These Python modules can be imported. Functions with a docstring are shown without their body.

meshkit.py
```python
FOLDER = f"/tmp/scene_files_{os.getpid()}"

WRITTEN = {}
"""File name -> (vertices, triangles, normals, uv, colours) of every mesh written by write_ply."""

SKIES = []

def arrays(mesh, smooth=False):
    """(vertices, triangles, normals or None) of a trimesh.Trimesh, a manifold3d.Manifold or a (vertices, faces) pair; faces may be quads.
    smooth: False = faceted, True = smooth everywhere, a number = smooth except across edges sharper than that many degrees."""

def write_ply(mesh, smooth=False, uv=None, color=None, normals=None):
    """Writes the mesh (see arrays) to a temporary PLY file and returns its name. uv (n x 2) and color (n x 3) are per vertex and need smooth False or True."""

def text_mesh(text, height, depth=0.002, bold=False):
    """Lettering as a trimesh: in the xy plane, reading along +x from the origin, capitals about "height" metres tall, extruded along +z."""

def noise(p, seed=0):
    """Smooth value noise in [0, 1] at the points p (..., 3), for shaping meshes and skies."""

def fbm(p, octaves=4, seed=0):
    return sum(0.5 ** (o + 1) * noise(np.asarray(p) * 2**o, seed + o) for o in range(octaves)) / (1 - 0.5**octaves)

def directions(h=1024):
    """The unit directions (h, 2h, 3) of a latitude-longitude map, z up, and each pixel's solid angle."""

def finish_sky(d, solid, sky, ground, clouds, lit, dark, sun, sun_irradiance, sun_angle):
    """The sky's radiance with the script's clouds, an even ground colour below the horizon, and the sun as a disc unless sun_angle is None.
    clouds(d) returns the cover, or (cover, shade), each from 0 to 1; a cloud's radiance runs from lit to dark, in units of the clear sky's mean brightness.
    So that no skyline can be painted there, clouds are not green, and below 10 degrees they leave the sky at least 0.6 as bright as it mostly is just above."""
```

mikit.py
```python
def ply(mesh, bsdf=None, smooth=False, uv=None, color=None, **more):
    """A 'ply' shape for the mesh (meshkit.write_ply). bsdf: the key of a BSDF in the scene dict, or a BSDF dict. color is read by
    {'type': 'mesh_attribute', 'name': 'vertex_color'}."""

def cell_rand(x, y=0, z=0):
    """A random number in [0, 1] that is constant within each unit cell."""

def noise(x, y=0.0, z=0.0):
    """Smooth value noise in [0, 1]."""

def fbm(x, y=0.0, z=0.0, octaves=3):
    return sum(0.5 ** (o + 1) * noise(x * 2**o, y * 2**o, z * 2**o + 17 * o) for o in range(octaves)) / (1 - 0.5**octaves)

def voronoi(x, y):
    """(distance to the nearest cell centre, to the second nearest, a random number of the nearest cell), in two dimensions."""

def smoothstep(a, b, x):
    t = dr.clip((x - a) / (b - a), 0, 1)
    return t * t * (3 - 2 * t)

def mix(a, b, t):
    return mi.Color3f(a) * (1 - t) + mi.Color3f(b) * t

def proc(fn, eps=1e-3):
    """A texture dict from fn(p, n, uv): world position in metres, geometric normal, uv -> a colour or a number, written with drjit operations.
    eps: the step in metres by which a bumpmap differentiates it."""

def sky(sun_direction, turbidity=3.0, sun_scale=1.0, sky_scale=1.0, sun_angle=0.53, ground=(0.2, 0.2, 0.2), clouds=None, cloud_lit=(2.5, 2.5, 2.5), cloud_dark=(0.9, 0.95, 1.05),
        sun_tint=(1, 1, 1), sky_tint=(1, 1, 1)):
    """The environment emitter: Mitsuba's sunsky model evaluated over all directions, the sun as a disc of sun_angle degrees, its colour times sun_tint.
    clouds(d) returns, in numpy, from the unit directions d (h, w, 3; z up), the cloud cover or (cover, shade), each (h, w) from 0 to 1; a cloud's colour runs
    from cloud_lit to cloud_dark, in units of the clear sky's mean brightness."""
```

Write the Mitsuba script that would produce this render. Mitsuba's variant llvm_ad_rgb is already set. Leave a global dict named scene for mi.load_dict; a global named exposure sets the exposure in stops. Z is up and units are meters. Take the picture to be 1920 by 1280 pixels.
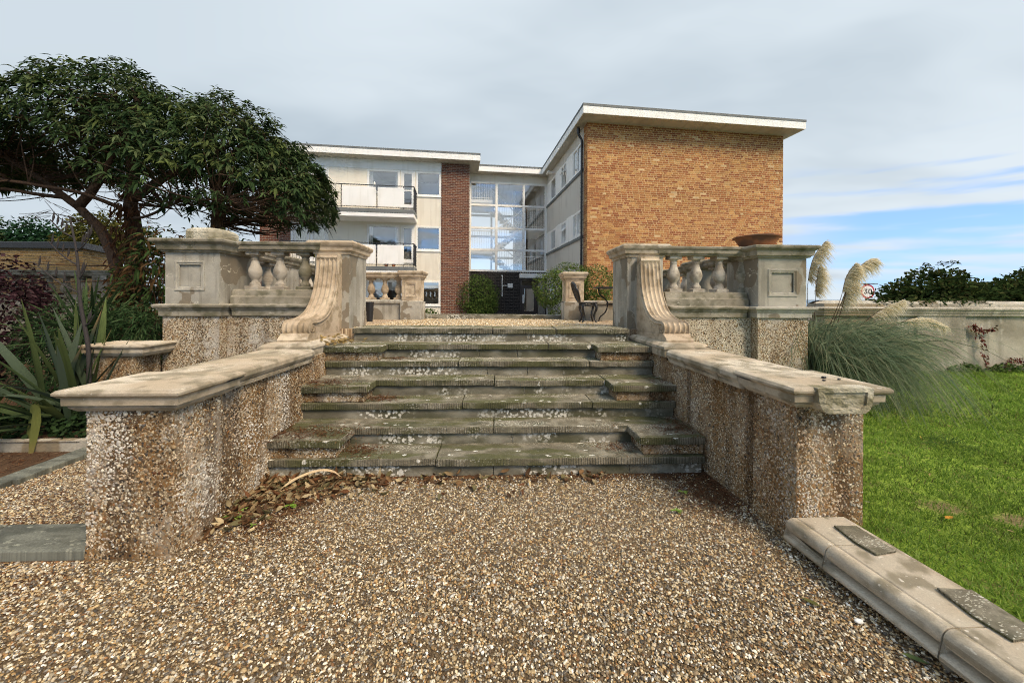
import math, numpy as np, trimesh, manifold3d, drjit as dr, mitsuba as mi
import mikit, meshkit
from mikit import noise as N3, fbm as FB, voronoi as VOR, smoothstep as SS, mix as MX, cell_rand as CR
from shapely.geometry import Polygon, box as sbox
from shapely.ops import unary_union

# ---------------------------------------------------------------- camera, sky, exposure
T = mi.ScalarTransform4f
RY, RR = math.radians(2.3), math.radians(0.3)
FWD = np.array([math.sin(RY), math.cos(RY), 0]); RGT = np.array([math.cos(RY), -math.sin(RY), 0])
EYE = np.array([0, 0, 1.5])
scene, labels = {}, {}
scene['camera'] = {'type': 'perspective', 'fov': math.degrees(2 * math.atan(960 / 722.)), 'fov_axis': 'x', 'near_clip': 0.05, 'far_clip': 9000.0,
    'principal_point_offset_x': 0.0, 'principal_point_offset_y': (640 - 559) / 1280.,
    'to_world': T().look_at(origin=EYE.tolist(), target=(EYE + FWD).tolist(), up=(np.array([0, 0, math.cos(RR)]) - RGT * math.sin(RR)).tolist())}
exposure = 2.33

def clouds(d):
    x, y, z = d[..., 0], d[..., 1], d[..., 2]
    el = np.degrees(np.arcsin(np.clip(z, -1, 1))); az = np.degrees(np.arctan2(x, y))
    den = np.maximum(z, 0) + 0.10
    q = np.stack([x / den, y / den, 0 * z], -1)
    n1 = meshkit.fbm(q * [0.5, 1.0, 1] + [3.1, 7.7, .3] + .5 * meshkit.fbm(q * .8, 3, seed=31)[..., None], 6, seed=4)
    n2 = meshkit.fbm(q * [1.1, 2.2, 1] + [1.3, 2.1, .7], 6, seed=11)
    n3 = meshkit.fbm(np.stack([az / 26, el / 2.6 + az / 45, 0 * az], -1), 6, seed=23)
    st = lambda a, b, v: np.clip((v - a) / (b - a), 0, 1) ** 2 * (3 - 2 * np.clip((v - a) / (b - a), 0, 1))
    # the overcast breaks up towards the sea on the right and behind the viewer
    right = st(31, 46, az) * (1 - st(10, 17, el + 5 * (n2 - .5)))
    behind = st(100, 135, np.abs(az)) * (1 - st(55, 75, el))
    gap = np.maximum(right * st(.44, .60, n3 + .03), behind * st(.47, .60, n2))
    cover = 1 - .88 * gap
    shade = np.clip(.10 + .62 * st(.36, .64, n1) - .22 * st(10, -6, az) * 0 + .35 * st(-5, -45, az) + .05 * st(30, 55, az) * st(6, 20, el), 0, 1)
    shade = np.where(right > .05, shade * (1 - right) + right * (.05 + .5 * st(.5, .75, n1)), shade)
    return cover, shade

scene['sky'] = mikit.sky((0.50, -0.62, 0.80), turbidity=3, sun_scale=0.54, sky_scale=1.0, sun_angle=24, clouds=clouds,
    cloud_lit=(1.66, 1.84, 1.97), cloud_dark=(.98, 1.17, 1.34), sky_tint=(0.80, 0.98, 1.2), sun_tint=(1, .97, .92))

# ---------------------------------------------------------------- helpers
def free(key):
    if key not in scene and key not in used: used.add(key); return key
    i = 1
    while f'{key}_{i:03d}' in scene or f'{key}_{i:03d}' in used: i += 1
    used.add(f'{key}_{i:03d}'); return f'{key}_{i:03d}'
used = set()

def thing(name, label, cat, group=None):
    k = free(name); labels[k] = {'label': label, 'category': cat}
    if group: labels[k]['group'] = group
    return k

def put(name, mesh, mat, parent=None, smooth=35, color=None, to=None, label=None, kind=None, cat=None, group=None):
    k = free(parent + '__' + name if parent else name)
    scene[k] = mikit.ply(mesh, mat, smooth=smooth, color=color)
    if to is not None: scene[k]['to_world'] = T(to)
    L = {}
    if label: L['label'] = label
    if kind: L['kind'] = kind
    if cat: L['category'] = cat
    if group: L['group'] = group
    if L: labels[k] = L
    return k

def copy_part(name, src, parent, to):
    k = free(parent + '__' + name); scene[k] = {**src, 'to_world': T(to)}; return k

def tr(x=0, y=0, z=0, rz=0, s=(1, 1, 1)):
    c, sn = math.cos(rz), math.sin(rz)
    return np.array([[c * s[0], -sn * s[1], 0, x], [sn * s[0], c * s[1], 0, y], [0, 0, s[2], z], [0, 0, 0, 1.]])

def xf(mesh, M):
    v, f = tomesh(mesh); return (v @ M[:3, :3].T + M[:3, 3], f)

def tomesh(m):
    if hasattr(m, 'to_mesh'):
        q = m.to_mesh(); return np.asarray(q.vert_properties[:, :3], float), np.asarray(q.tri_verts, int)
    if isinstance(m, tuple):
        v, f = np.asarray(m[0], float), np.asarray(m[1], int)
        if f.shape[1] == 4: f = np.vstack([f[:, [0, 1, 2]], f[:, [0, 2, 3]]])
        return v, f
    return np.array(m.vertices), np.array(m.faces)

def cat(*ms):
    V, F, n = [], [], 0
    for m in ms:
        v, f = tomesh(m); V.append(v); F.append(f + n); n += len(v)
    return np.vstack(V), np.vstack(F)

def man(m):
    v, f = tomesh(m); return manifold3d.Manifold(manifold3d.Mesh(np.asarray(v, np.float32), np.asarray(f, np.uint32)))

def rect(x0, x1, y0, y1): return np.array([[x0, y0], [x1, y0], [x1, y1], [x0, y1]], float)

def offset(p, o):
    e = np.roll(p, -1, 0) - p; e /= np.linalg.norm(e, axis=1, keepdims=True)
    n = np.stack([e[:, 1], -e[:, 0]], 1); n0 = np.roll(n, 1, 0)
    return p + o * (n + n0) / (1 + (n * n0).sum(1))[:, None]

def loft(poly, prof):
    poly = np.asarray(poly, float); n = len(poly)
    V = np.vstack([np.c_[offset(poly, o), np.full(n, z)] for o, z in prof])
    F = []
    i = np.arange(n); j = (i + 1) % n
    for k in range(len(prof) - 1):
        a, b = k * n, (k + 1) * n
        F += [np.stack([a + i, a + j, b + j], 1), np.stack([a + i, b + j, b + i], 1)]
    t = np.asarray(manifold3d.triangulate([poly.astype(np.float64)]), int)
    F += [t[:, ::-1], t + (len(prof) - 1) * n]
    return V, np.vstack(F)

def bx(x0, x1, y0, y1, z0, z1, c=0.0):
    if c <= 0: return loft(rect(x0, x1, y0, y1), [(0, z0), (0, z1)])
    return loft(rect(x0, x1, y0, y1), [(-c, z0), (0, z0 + c), (0, z1 - c), (-c, z1)])

def extr(poly, a, b, axis='y'):
    """polygon given in (x,z) extruded along y, or in (y,z) extruded along x"""
    poly = np.asarray(poly, float); n = len(poly)
    t = np.asarray(manifold3d.triangulate([poly]), int)
    def lay(s): return np.c_[poly[:, 0], np.full(n, s), poly[:, 1]] if axis == 'y' else np.c_[np.full(n, s), poly]
    V = np.vstack([lay(a), lay(b)]); i = np.arange(n); j = (i + 1) % n
    F = np.vstack([np.stack([i, j, n + j], 1), np.stack([i, n + j, n + i], 1), t[:, ::-1], t + n])
    if axis == 'y': F = F[:, ::-1]
    return V, F

def split(m, axis, cuts, gap=.003):
    """cuts a solid into stones along planes"""
    M = man(m); nv = np.zeros(3); nv[axis] = 1; out = []
    for c in cuts:
        out.append(M.trim_by_plane((-nv).tolist(), -(c - gap / 2))); M = M.trim_by_plane(nv.tolist(), c + gap / 2)
    return out + [M]

def rbox(lo, hi, r=.01, res=.05, amp=.003, f=9., seed=0):
    """worn block: rounded edges, uneven faces"""
    lo, hi = np.array(lo, float), np.array(hi, float); r = min(r, .45 * (hi - lo).min())
    ax = []
    for a in range(3):
        m = max(1, int(round((hi[a] - lo[a] - 2 * r) / res)))
        ax.append(np.r_[lo[a], lo[a] + r * .4, np.linspace(lo[a] + r, hi[a] - r, m + 1), hi[a] - r * .4, hi[a]])
    V, F, n = [], [], 0
    for a in range(3):
        b, c = (a + 1) % 3, (a + 2) % 3
        gb, gc = np.meshgrid(ax[b], ax[c], indexing='ij'); nb, nc = gb.shape
        for s in (0, 1):
            p = np.empty((nb, nc, 3)); p[..., a] = (lo, hi)[s][a]; p[..., b] = gb; p[..., c] = gc
            i = (np.arange(nb - 1)[:, None] * nc + np.arange(nc - 1)).ravel() + n
            q = np.stack([i, i + nc, i + nc + 1, i + 1], 1)
            F.append(q if s else q[:, ::-1]); V.append(p.reshape(-1, 3)); n += nb * nc
    V, F = np.vstack(V), np.vstack(F)
    _, ix, inv = np.unique(np.round(V, 6), axis=0, return_index=True, return_inverse=True)
    V = V[ix]; F = inv.ravel()[F]
    q = np.clip(V, lo + r, hi - r); d = V - q; L = np.linalg.norm(d, axis=1, keepdims=True)
    V = q + r * d / np.maximum(L, 1e-9)
    if amp:
        s = seed * 7.13
        V = V + amp * 2 * (np.stack([meshkit.fbm(V * f + s + k * 31.7, 3, seed=k) for k in range(3)], 1) - .5)
    return tomesh((V, F))

def lathe(prof, n=20):
    prof = np.asarray(prof, float); a = np.arange(n) * 2 * np.pi / n
    V = np.vstack([np.c_[r * np.cos(a), r * np.sin(a), np.full(n, z)] for r, z in prof]); F = []
    i = np.arange(n); j = (i + 1) % n
    for k in range(len(prof) - 1):
        A, B = k * n, (k + 1) * n; F += [np.stack([A + i, A + j, B + j], 1), np.stack([A + i, B + j, B + i], 1)]
    return V, np.vstack(F)

def tube(P, R, n=6):
    P = np.asarray(P, float); R = np.broadcast_to(np.asarray(R, float), (len(P),))
    t = np.gradient(P, axis=0); t /= np.linalg.norm(t, axis=1, keepdims=True) + 1e-12
    ref = np.array([0, 0, 1.]) if abs(t[0, 2]) < .8 else np.array([1., 0, 0])
    u = np.cross(t, ref); u /= np.linalg.norm(u, axis=1, keepdims=True) + 1e-12; w = np.cross(t, u)
    a = np.arange(n) * 2 * np.pi / n
    V = (P[:, None] + R[:, None, None] * (np.cos(a)[None, :, None] * u[:, None] + np.sin(a)[None, :, None] * w[:, None])).reshape(-1, 3)
    F = []; i = np.arange(n); j = (i + 1) % n
    for k in range(len(P) - 1):
        A, B = k * n, (k + 1) * n; F += [np.stack([A + i, B + j, A + j], 1), np.stack([A + i, B + i, B + j], 1)]
    for e, c in ((0, 1), ((len(P) - 1) * n, -1)):
        fan = np.stack([np.full(n - 2, e), e + np.arange(1, n - 1), e + np.arange(2, n)], 1); F.append(fan[:, ::c])
    return V, np.vstack(F)

def spline(P, m=8):
    P = np.asarray(P, float); k = len(P)
    Q = np.vstack([2 * P[0] - P[1], P, 2 * P[-1] - P[-2]]); out = []
    for i in range(k - 1):
        p0, p1, p2, p3 = Q[i:i + 4]
        for t in np.arange(m) / m:
            out.append(.5 * (2 * p1 + (p2 - p0) * t + (2 * p0 - 5 * p1 + 4 * p2 - p3) * t * t + (3 * p1 - p0 - 3 * p2 + p3) * t ** 3))
    return np.array(out + [P[-1]])

def unit(v): return v / np.maximum(np.linalg.norm(v, axis=-1, keepdims=True), 1e-9)

def leaves(P, D, U, L, W, droop, C, rng, tip=None, fold=.25):
    """many leaves as one mesh: base P, direction D, up U, length L, width W; returns (V,F), colours"""
    n = len(P); D = unit(D); S = unit(np.cross(D, U)); Nn = unit(np.cross(S, D))
    L, W, droop = (np.broadcast_to(np.asarray(a, float), (n,))[:, None] for a in (L, W, droop))
    def cen(t): return P + D * L * t + np.array([0, 0, -1.]) * droop * L * t * t
    V = np.stack([cen(0), cen(.3) - S * W * .45, cen(.3) - Nn * W * fold, cen(.3) + S * W * .45,
                  cen(.65) - S * W * .42, cen(.65) - Nn * W * fold, cen(.65) + S * W * .42, cen(1.)], 1)
    q = np.array([[0, 2, 1], [0, 3, 2], [1, 2, 5], [1, 5, 4], [2, 3, 6], [2, 6, 5], [4, 5, 7], [5, 6, 7]])
    F = (q[None] + 8 * np.arange(n)[:, None, None]).reshape(-1, 3)
    col = np.repeat(C[:, None], 8, 1)
    if tip is not None: col[:, 7] = tip; col[:, 4:7] = .6 * col[:, 4:7] + .4 * np.asarray(tip)[..., None, :] if np.ndim(tip) > 1 else col[:, 4:7]
    return (V.reshape(-1, 3), F), col.reshape(-1, 3)

def blade(P, W, up, fold=.2, col0=(.06, .1, .03), col1=(.12, .16, .06)):
    """one sword leaf along the points P with half-widths W"""
    P = np.asarray(P, float); t = unit(np.gradient(P, axis=0)); S = unit(np.cross(t, up)); Nn = unit(np.cross(S, t))
    W = np.asarray(W)[:, None]; k = len(P)
    V = np.stack([P - S * W + Nn * W * fold, P, P + S * W + Nn * W * fold], 1).reshape(-1, 3); F = []
    for i in range(k - 1):
        a, b = 3 * i, 3 * i + 3; F += [[a, a + 1, b + 1], [a, b + 1, b], [a + 1, a + 2, b + 2], [a + 1, b + 2, b + 1]]
    s = np.repeat(np.linspace(0, 1, k), 3)[:, None]
    return (V, np.array(F)), np.array(col0) * (1 - s) + np.array(col1) * s

class Acc:
    def __init__(s): s.V, s.F, s.C, s.n = [], [], [], 0
    def add(s, m, c):
        v, f = tomesh(m); s.V.append(v); s.F.append(f + s.n); s.n += len(v)
        c = np.asarray(c, float); s.C.append(np.broadcast_to(c, (len(v), 3)) if c.ndim == 1 else c)
    def mesh(s): return np.vstack(s.V), np.vstack(s.F)
    def col(s): return np.vstack(s.C)

# ---------------------------------------------------------------- materials
def planar(p, n):
    top = dr.abs(n.z) > .7; sx = dr.abs(n.x) > dr.abs(n.y)
    return dr.select(top, p.x, dr.select(sx, p.y + 5.3, p.x)), dr.select(top, p.y, p.z)

VC = {'type': 'mesh_attribute', 'name': 'vertex_color'}
def mat(name, col, rough=.8, spec=.3, bump=None, scale=.003, eps=.002, two=True, **kw):
    c = mikit.proc(col) if callable(col) else (col if isinstance(col, dict) else {'type': 'rgb', 'value': list(col)})
    b = {'type': 'principled', 'base_color': c, 'roughness': rough, 'specular': spec, **kw}
    if bump: b = {'type': 'bumpmap', 'tex': mikit.proc(bump, eps=eps), 'scale': scale, 'inner': b}
    scene[name] = {'type': 'twosided', 'b': b} if two else b
    return name

def pebble_fn(cell, white, brown, seed):
    def f(p, n, uv):
        u, v = planar(p, n); u = u + seed
        d1, d2, r = VOR(u / cell, v / cell)
        r2 = r * 37.7 - dr.floor(r * 37.7)
        lowf = FB(u * 2.1 + 4, v * 1.6, 1.0, 4)
        c = MX((.15, .105, .06), (.40, .30, .18), r2)
        c = dr.select(r < .10, mi.Color3f(.055, .05, .045), c)
        c = dr.select((r > .10) & (r < .10 + brown), MX((.20, .105, .035), (.38, .22, .085), r2), c)
        lim = 1 - white + .25 * (lowf - .5)
        c = dr.select(r > lim, MX((.52, .45, .33), (.78, .72, .60), r2), c)
        c = MX((.22, .185, .13), c, SS(.03, .20, d2 - d1))
        lich = SS(.50, .64, FB(u * 4.2 + 9, v * 2.1, 3.0, 4)) * .65 * min(1., white * 2.6)
        c = MX(c, (.56, .53, .47), lich * SS(.2, .75, FB(u * 30, v * 30, 0., 2)))
        c = c * MX((1, 1, 1), (.45, .42, .40), SS(.50, .68, FB(u * 7 + 5, v * .7, 13.0, 4)) * (.9 if white < .4 else .45))
        rust = dr.maximum(SS(.46, .70, FB(u * 5 + 2, v * .8, 7.0, 3)) * .8, SS(.5, .66, FB(u * 3.1, v * 2.7, 11.0, 4)) * .7)
        return c * MX((1, 1, 1), (.68, .56, .42), rust * (1 if white < .4 else .4))
    def h(p, n, uv):
        u, v = planar(p, n); d1, d2, r = VOR((u + seed) / cell, v / cell)
        return SS(.0, .35, d2 - d1) * (.55 + .45 * r)
    return f, h
for nm, a in (('m_pebble', (.0105, .26, .26, 0.)), ('m_pebble_brown_shade', (.010, .13, .40, 3.)), ('m_pebble_pale', (.0115, .72, .08, 7.)), ('m_pebble_cream', (.0115, .48, .14, 11.))):  # brown variant: browner stones, plus the right wall's shade put into the colour
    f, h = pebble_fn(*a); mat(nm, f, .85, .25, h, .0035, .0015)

def stone_fn(base, dark, pale, seed):
    def f(p, n, uv):
        x, y, z = p.x + seed, p.y, p.z
        a = FB(x * 3, y * 3, z * 3, 4); b = FB(x * 11, y * 11, z * 11 + 5, 3); g = N3(x * 240, y * 240, z * 240)
        c = MX(base, pale, SS(.35, .7, a))
        c = MX(c, dark, SS(.47, .74, b) * .75)
        c = MX(c, dark, SS(.55, .70, FB(x * 4.3 + 2, y * 4.3, z * 4.3, 4)) * .55)
        st = SS(.52, .70, FB(x * 9, y * 9, z * 1.1, 3)) * SS(.5, .2, dr.abs(n.z))
        c = MX(c, dark, st * .6)
        sp = N3(x * 60, y * 60, z * 60 + 3)
        c = MX(c, (.62, .58, .50), SS(.86, .92, sp) * SS(.4, .6, a) * .7)
        return c * (.86 + .28 * g)
    def h(p, n, uv): return FB(p.x * 40 + seed, p.y * 40, p.z * 40, 4)
    return f, h
f, h = stone_fn((.375, .31, .225), (.175, .15, .10), (.465, .415, .33), 0.); mat('m_stone', f, .85, .2, h, .004)
f, h = stone_fn((.44, .35, .25), (.25, .19, .12), (.56, .47, .35), 6.); mat('m_stone_warm', f, .85, .2, h, .003)
f, h = stone_fn((.40, .36, .30), (.23, .195, .15), (.52, .48, .41), 3.); mat('m_baluster', f, .88, .2, h, .003)
f, h = stone_fn((.30, .265, .185), (.12, .11, .055), (.52, .49, .40), 12.); mat('m_lichen', f, .95, .15, lambda p, n, uv: FB(p.x * 55, p.y * 55, p.z * 55, 4), .02)
f, h = stone_fn((.235, .21, .16), (.105, .10, .06), (.34, .31, .25), 9.); mat('m_rail', f, .9, .15, h, .004)

def render_fn(p, n, uv):
    u, v = planar(p, n)
    a = FB(u * 2.3 + 1, v * 2.3, 0., 4); b = FB(u * 14, v * 14, 2., 3)
    c = MX((.275, .258, .215), (.41, .39, .335), SS(.3, .7, a)) * (.85 + .3 * b)
    pat = SS(.625, .64, FB(u * 3.3 + 7.3, v * 2.6 + 3.1, 5., 4)) * .8
    c = MX(c, (.185, .15, .105), pat)
    streak = SS(.55, .72, FB(u * 16, v * 1.2, 4., 3)) * .45
    c = MX(c, (.16, .145, .115), streak)
    cr = dr.abs(FB(u * 4.1 + 3, v * 4.1, 8., 4) - .5)
    c = MX(c, (.60, .56, .48), SS(.006, .002, cr) * SS(.5, .6, N3(u * 3, v * 3, 2.)) * .8)
    return c * (.9 + .2 * N3(p.x * 200, p.y * 200, p.z * 200))
mat('m_render', render_fn, .9, .15, lambda p, n, uv: FB(p.x * 45, p.y * 45, p.z * 45, 3), .004)

def tread_fn(p, n, uv):
    u, v = planar(p, n); top = SS(.5, .8, n.z)
    a = FB(u * 2.2, v * 5 + p.y * 3, 1., 4); b = FB(u * 16, v * 16, p.y * 3, 3)
    c = MX((.135, .12, .085), (.235, .215, .165), SS(.3, .75, b))
    c = MX(c, (.075, .078, .030), SS(.42, .66, a) * .85)
    c = MX(c, (.055, .058, .035), SS(.55, .8, FB(u * 5, v * 9, p.y * 5 + 3, 3)) * .7)
    wx, wy = .5 * N3(u * 60, v * 60, p.y * 60), .5 * N3(u * 60 + 9, v * 60, p.y * 60 + 4)
    d1, d2, r = VOR(u * 46 + wx, (v + p.y) * 46 + wy)
    den = SS(.42, .72, FB(u * 2.7 + 5, p.y * 4 + v * 4, 2., 3))
    lich = SS(.46, .22, d1 / (.25 + r)) * dr.select(r < .30 + .6 * den, 1., 0.) * (.25 + .75 * den) * (.5 + .5 * top)
    c = MX(c, (.50, .49, .41), lich * .9)
    d1, d2, r = VOR(u * 13 + 3 + wx, (v + p.y) * 13 + wy)
    c = MX(c, (.62, .61, .54), SS(.30, .20, d1 + .25 * (wx - .25)) * dr.select(r > .955, 1., 0.))
    tool = .5 + .5 * dr.cos(u * 2 * math.pi / .021 + 9 * N3(u * 23, v * 8, p.y * 3))
    c = c * MX((1, 1, 1), (.45, .45, .42), SS(.55, 1., tool) * (1 - top) * .8 * SS(.3, .5, N3(u * 5, p.y * 7, 1.)))
    return c * (.8 + .4 * N3(p.x * 170, p.y * 170, p.z * 170))
def tread_h(p, n, uv):
    u, v = planar(p, n); top = SS(.5, .8, n.z)
    tool = .5 + .5 * dr.cos(u * 2 * math.pi / .021 + 9 * N3(u * 23, v * 8, p.y * 3))
    return FB(u * 40, v * 40, p.y * 9, 4) * 1.2 - .8 * SS(.4, 1., tool) * (1 - top)
mat('m_tread', tread_fn, .85, .25, tread_h, .006)
def riser_fn(p, n, uv):
    u, v = planar(p, n); q = p.y * 7
    c = MX((.125, .115, .085), (.27, .255, .205), SS(.3, .75, FB(u * 5, v * 9, q, 4)))
    c = MX(c, (.07, .07, .04), SS(.46, .70, FB(u * 3 + 4, v * 6, q + 2, 3)) * .85)
    d1, d2, r = VOR(u * 34 + 1.1 * FB(u * 45, v * 45, q, 3), v * 34 + q + 1.1 * FB(u * 45 + 7, v * 45, q, 3))
    den = SS(.45, .65, FB(u * 3.3, v * 2, q + 5, 3))
    return MX(c, (.60, .59, .53), SS(.62, .3, d1) * den * SS(.3, .5, r + .3 * (FB(u * 60, v * 60, q, 2) - .5))) * (.85 + .3 * N3(p.x * 160, p.y * 160, p.z * 160))
mat('m_riser', riser_fn, .9, .2, lambda p, n, uv: FB(p.x * 50, p.y * 50, p.z * 50, 3), .004)

def flag_fn(p, n, uv):
    a = FB(p.x * 5, p.y * 14, 2., 4)
    c = MX((.082, .086, .070), (.165, .17, .14), SS(.3, .75, a))
    return MX(c, (.30, .30, .24), SS(.68, .8, FB(p.x * 22, p.y * 40, 6., 3)) * .6) * (.8 + .4 * N3(p.x * 150, p.y * 150, 1.))
mat('m_flag', flag_fn, .7, .4, lambda p, n, uv: FB(p.x * 12, p.y * 35, 3., 4), .006)

def wall_fn(p, n, uv):
    u, v = planar(p, n)
    a = FB(u * 1.3, v * 1.9, 3., 5)
    c = MX((.235, .21, .165), (.40, .37, .305), SS(.3, .66, a))
    c = MX(c, (.21, .165, .105), SS(.615, .63, FB(u * 1.1 + 2.2, v * .9 + 4, 1., 3)) * .9)
    c = MX(c, (.50, .47, .41), SS(.62, .74, FB(u * 4, v * 4, 9., 3)) * .5)
    c = MX(c, (.15, .14, .11), SS(.56, .72, FB(u * 7, v * .8, 4., 3)) * .4)
    return c * (.87 + .26 * N3(p.x * 70, p.y * 70, p.z * 70))
mat('m_wall', wall_fn, .9, .15, lambda p, n, uv: FB(p.x * 25, p.y * 25, p.z * 25, 3), .006)

def soil_fn(p, n, uv):
    a = FB(p.x * 6, p.y * 6, 1., 4); b = N3(p.x * 130, p.y * 130, 2.)
    return MX((.06, .04, .026), (.15, .105, .065), SS(.25, .75, a)) * (.55 + .9 * b)
mat('m_soil', soil_fn, .95, .1, lambda p, n, uv: FB(p.x * 70, p.y * 70, 1., 3), .012)
def fines_fn(p, n, uv):
    a = FB(p.x * 6, p.y * 6, 1., 4); d1, d2, r = VOR(p.x / .007, p.y / .007)
    c = MX((.08, .055, .033), (.24, .175, .10), r)
    c = MX((.07, .05, .03), c, SS(.03, .25, d2 - d1))
    drift = SS(1.0, .2, dr.minimum(3.25 - p.y, dr.minimum(p.x + 1.87, 1.80 - p.x) + .5 * SS(2.6, 2.2, p.y)) / .16 + 1.4 * (a - .5))
    return MX(c, MX((.05, .028, .016), (.12, .065, .035), r), drift)
mat('m_fines', fines_fn, .95, .1, lambda p, n, uv: VOR(p.x / .007, p.y / .007)[0], -.004)
def bed_fn(p, n, uv):
    a = FB(p.x * 60, p.y * 9, 1., 3); b = N3(p.x * 160, p.y * 160, 2.)
    return MX((.035, .022, .014), (.10, .060, .035), a) * (.6 + .8 * b)
mat('m_needles', bed_fn, .95, .1)
def tgravel_fn(p, n, uv):
    d1, d2, r = VOR(p.x / .02, p.y / .02); r2 = r * 37.7 - dr.floor(r * 37.7)
    c = MX((.30, .20, .11), (.62, .52, .38), r2)
    return MX((.16, .11, .07), c, SS(.05, .3, d2 - d1))
mat('m_terrace', tgravel_fn, .9, .2, lambda p, n, uv: VOR(p.x / .02, p.y / .02)[0], -.008)
def turf_fn(p, n, uv):
    a = FB(p.x * 1.2, p.y * 1.2, 1., 4); b = FB(p.x * 9, p.y * 9, 4., 3)
    c = MX((.13, .19, .025), (.19, .27, .04), SS(.3, .7, a))
    for x0, y0, r0 in ((2.98, 2.46, .13), (3.28, 2.29, .12), (3.9, 4.3, .15)): c = MX(c, (.16, .12, .065), SS(1.0, .4, dr.sqrt(dr.square((p.x - x0) / 1.5) + dr.square(p.y - y0)) / r0 + .9 * (b - .5)) * .9)
    return MX(c, (.14, .13, .05), SS(.66, .78, b) * .8) * (.6 + .8 * N3(p.x * 120, p.y * 120, 2.))
mat('m_turf', turf_fn, .95, .1)
def land_fn(p, n, uv): return MX((.05, .075, .025), (.10, .12, .05), FB(p.x * .1, p.y * .1, 1., 4))
mat('m_land', land_fn, .95, .1)
mat('m_sea', (.05, .09, .12), .25, .5)
mat('m_pave', lambda p, n, uv: MX((.13, .125, .115), (.2, .19, .175), FB(p.x * 3, p.y * 3, 1., 4)), .9, .2)
mat('m_pebbles', VC, .6, .35)
mat('m_matte', VC, .85, .15)
mat('m_brick', VC, .9, .15, lambda p, n, uv: FB(p.x * 60, p.y * 60, p.z * 60, 2), .004)
mat('m_mortar', lambda p, n, uv: MX((.54, .37, .19), (.66, .49, .28), FB(p.x * 2, p.y * 2, p.z * 2, 4)) * (.85 + .3 * N3(p.x * 50, p.y * 50, p.z * 50)), .95, .1)
mat('m_mortar_grey', lambda p, n, uv: MX((.26, .215, .17), (.36, .31, .25), N3(p.x * 20, p.y * 20, p.z * 20)), .95, .1)
mat('m_mortar_dark', lambda p, n, uv: MX((.10, .09, .08), (.16, .145, .13), N3(p.x * 20, p.y * 20, p.z * 20)), .95, .1)
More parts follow.
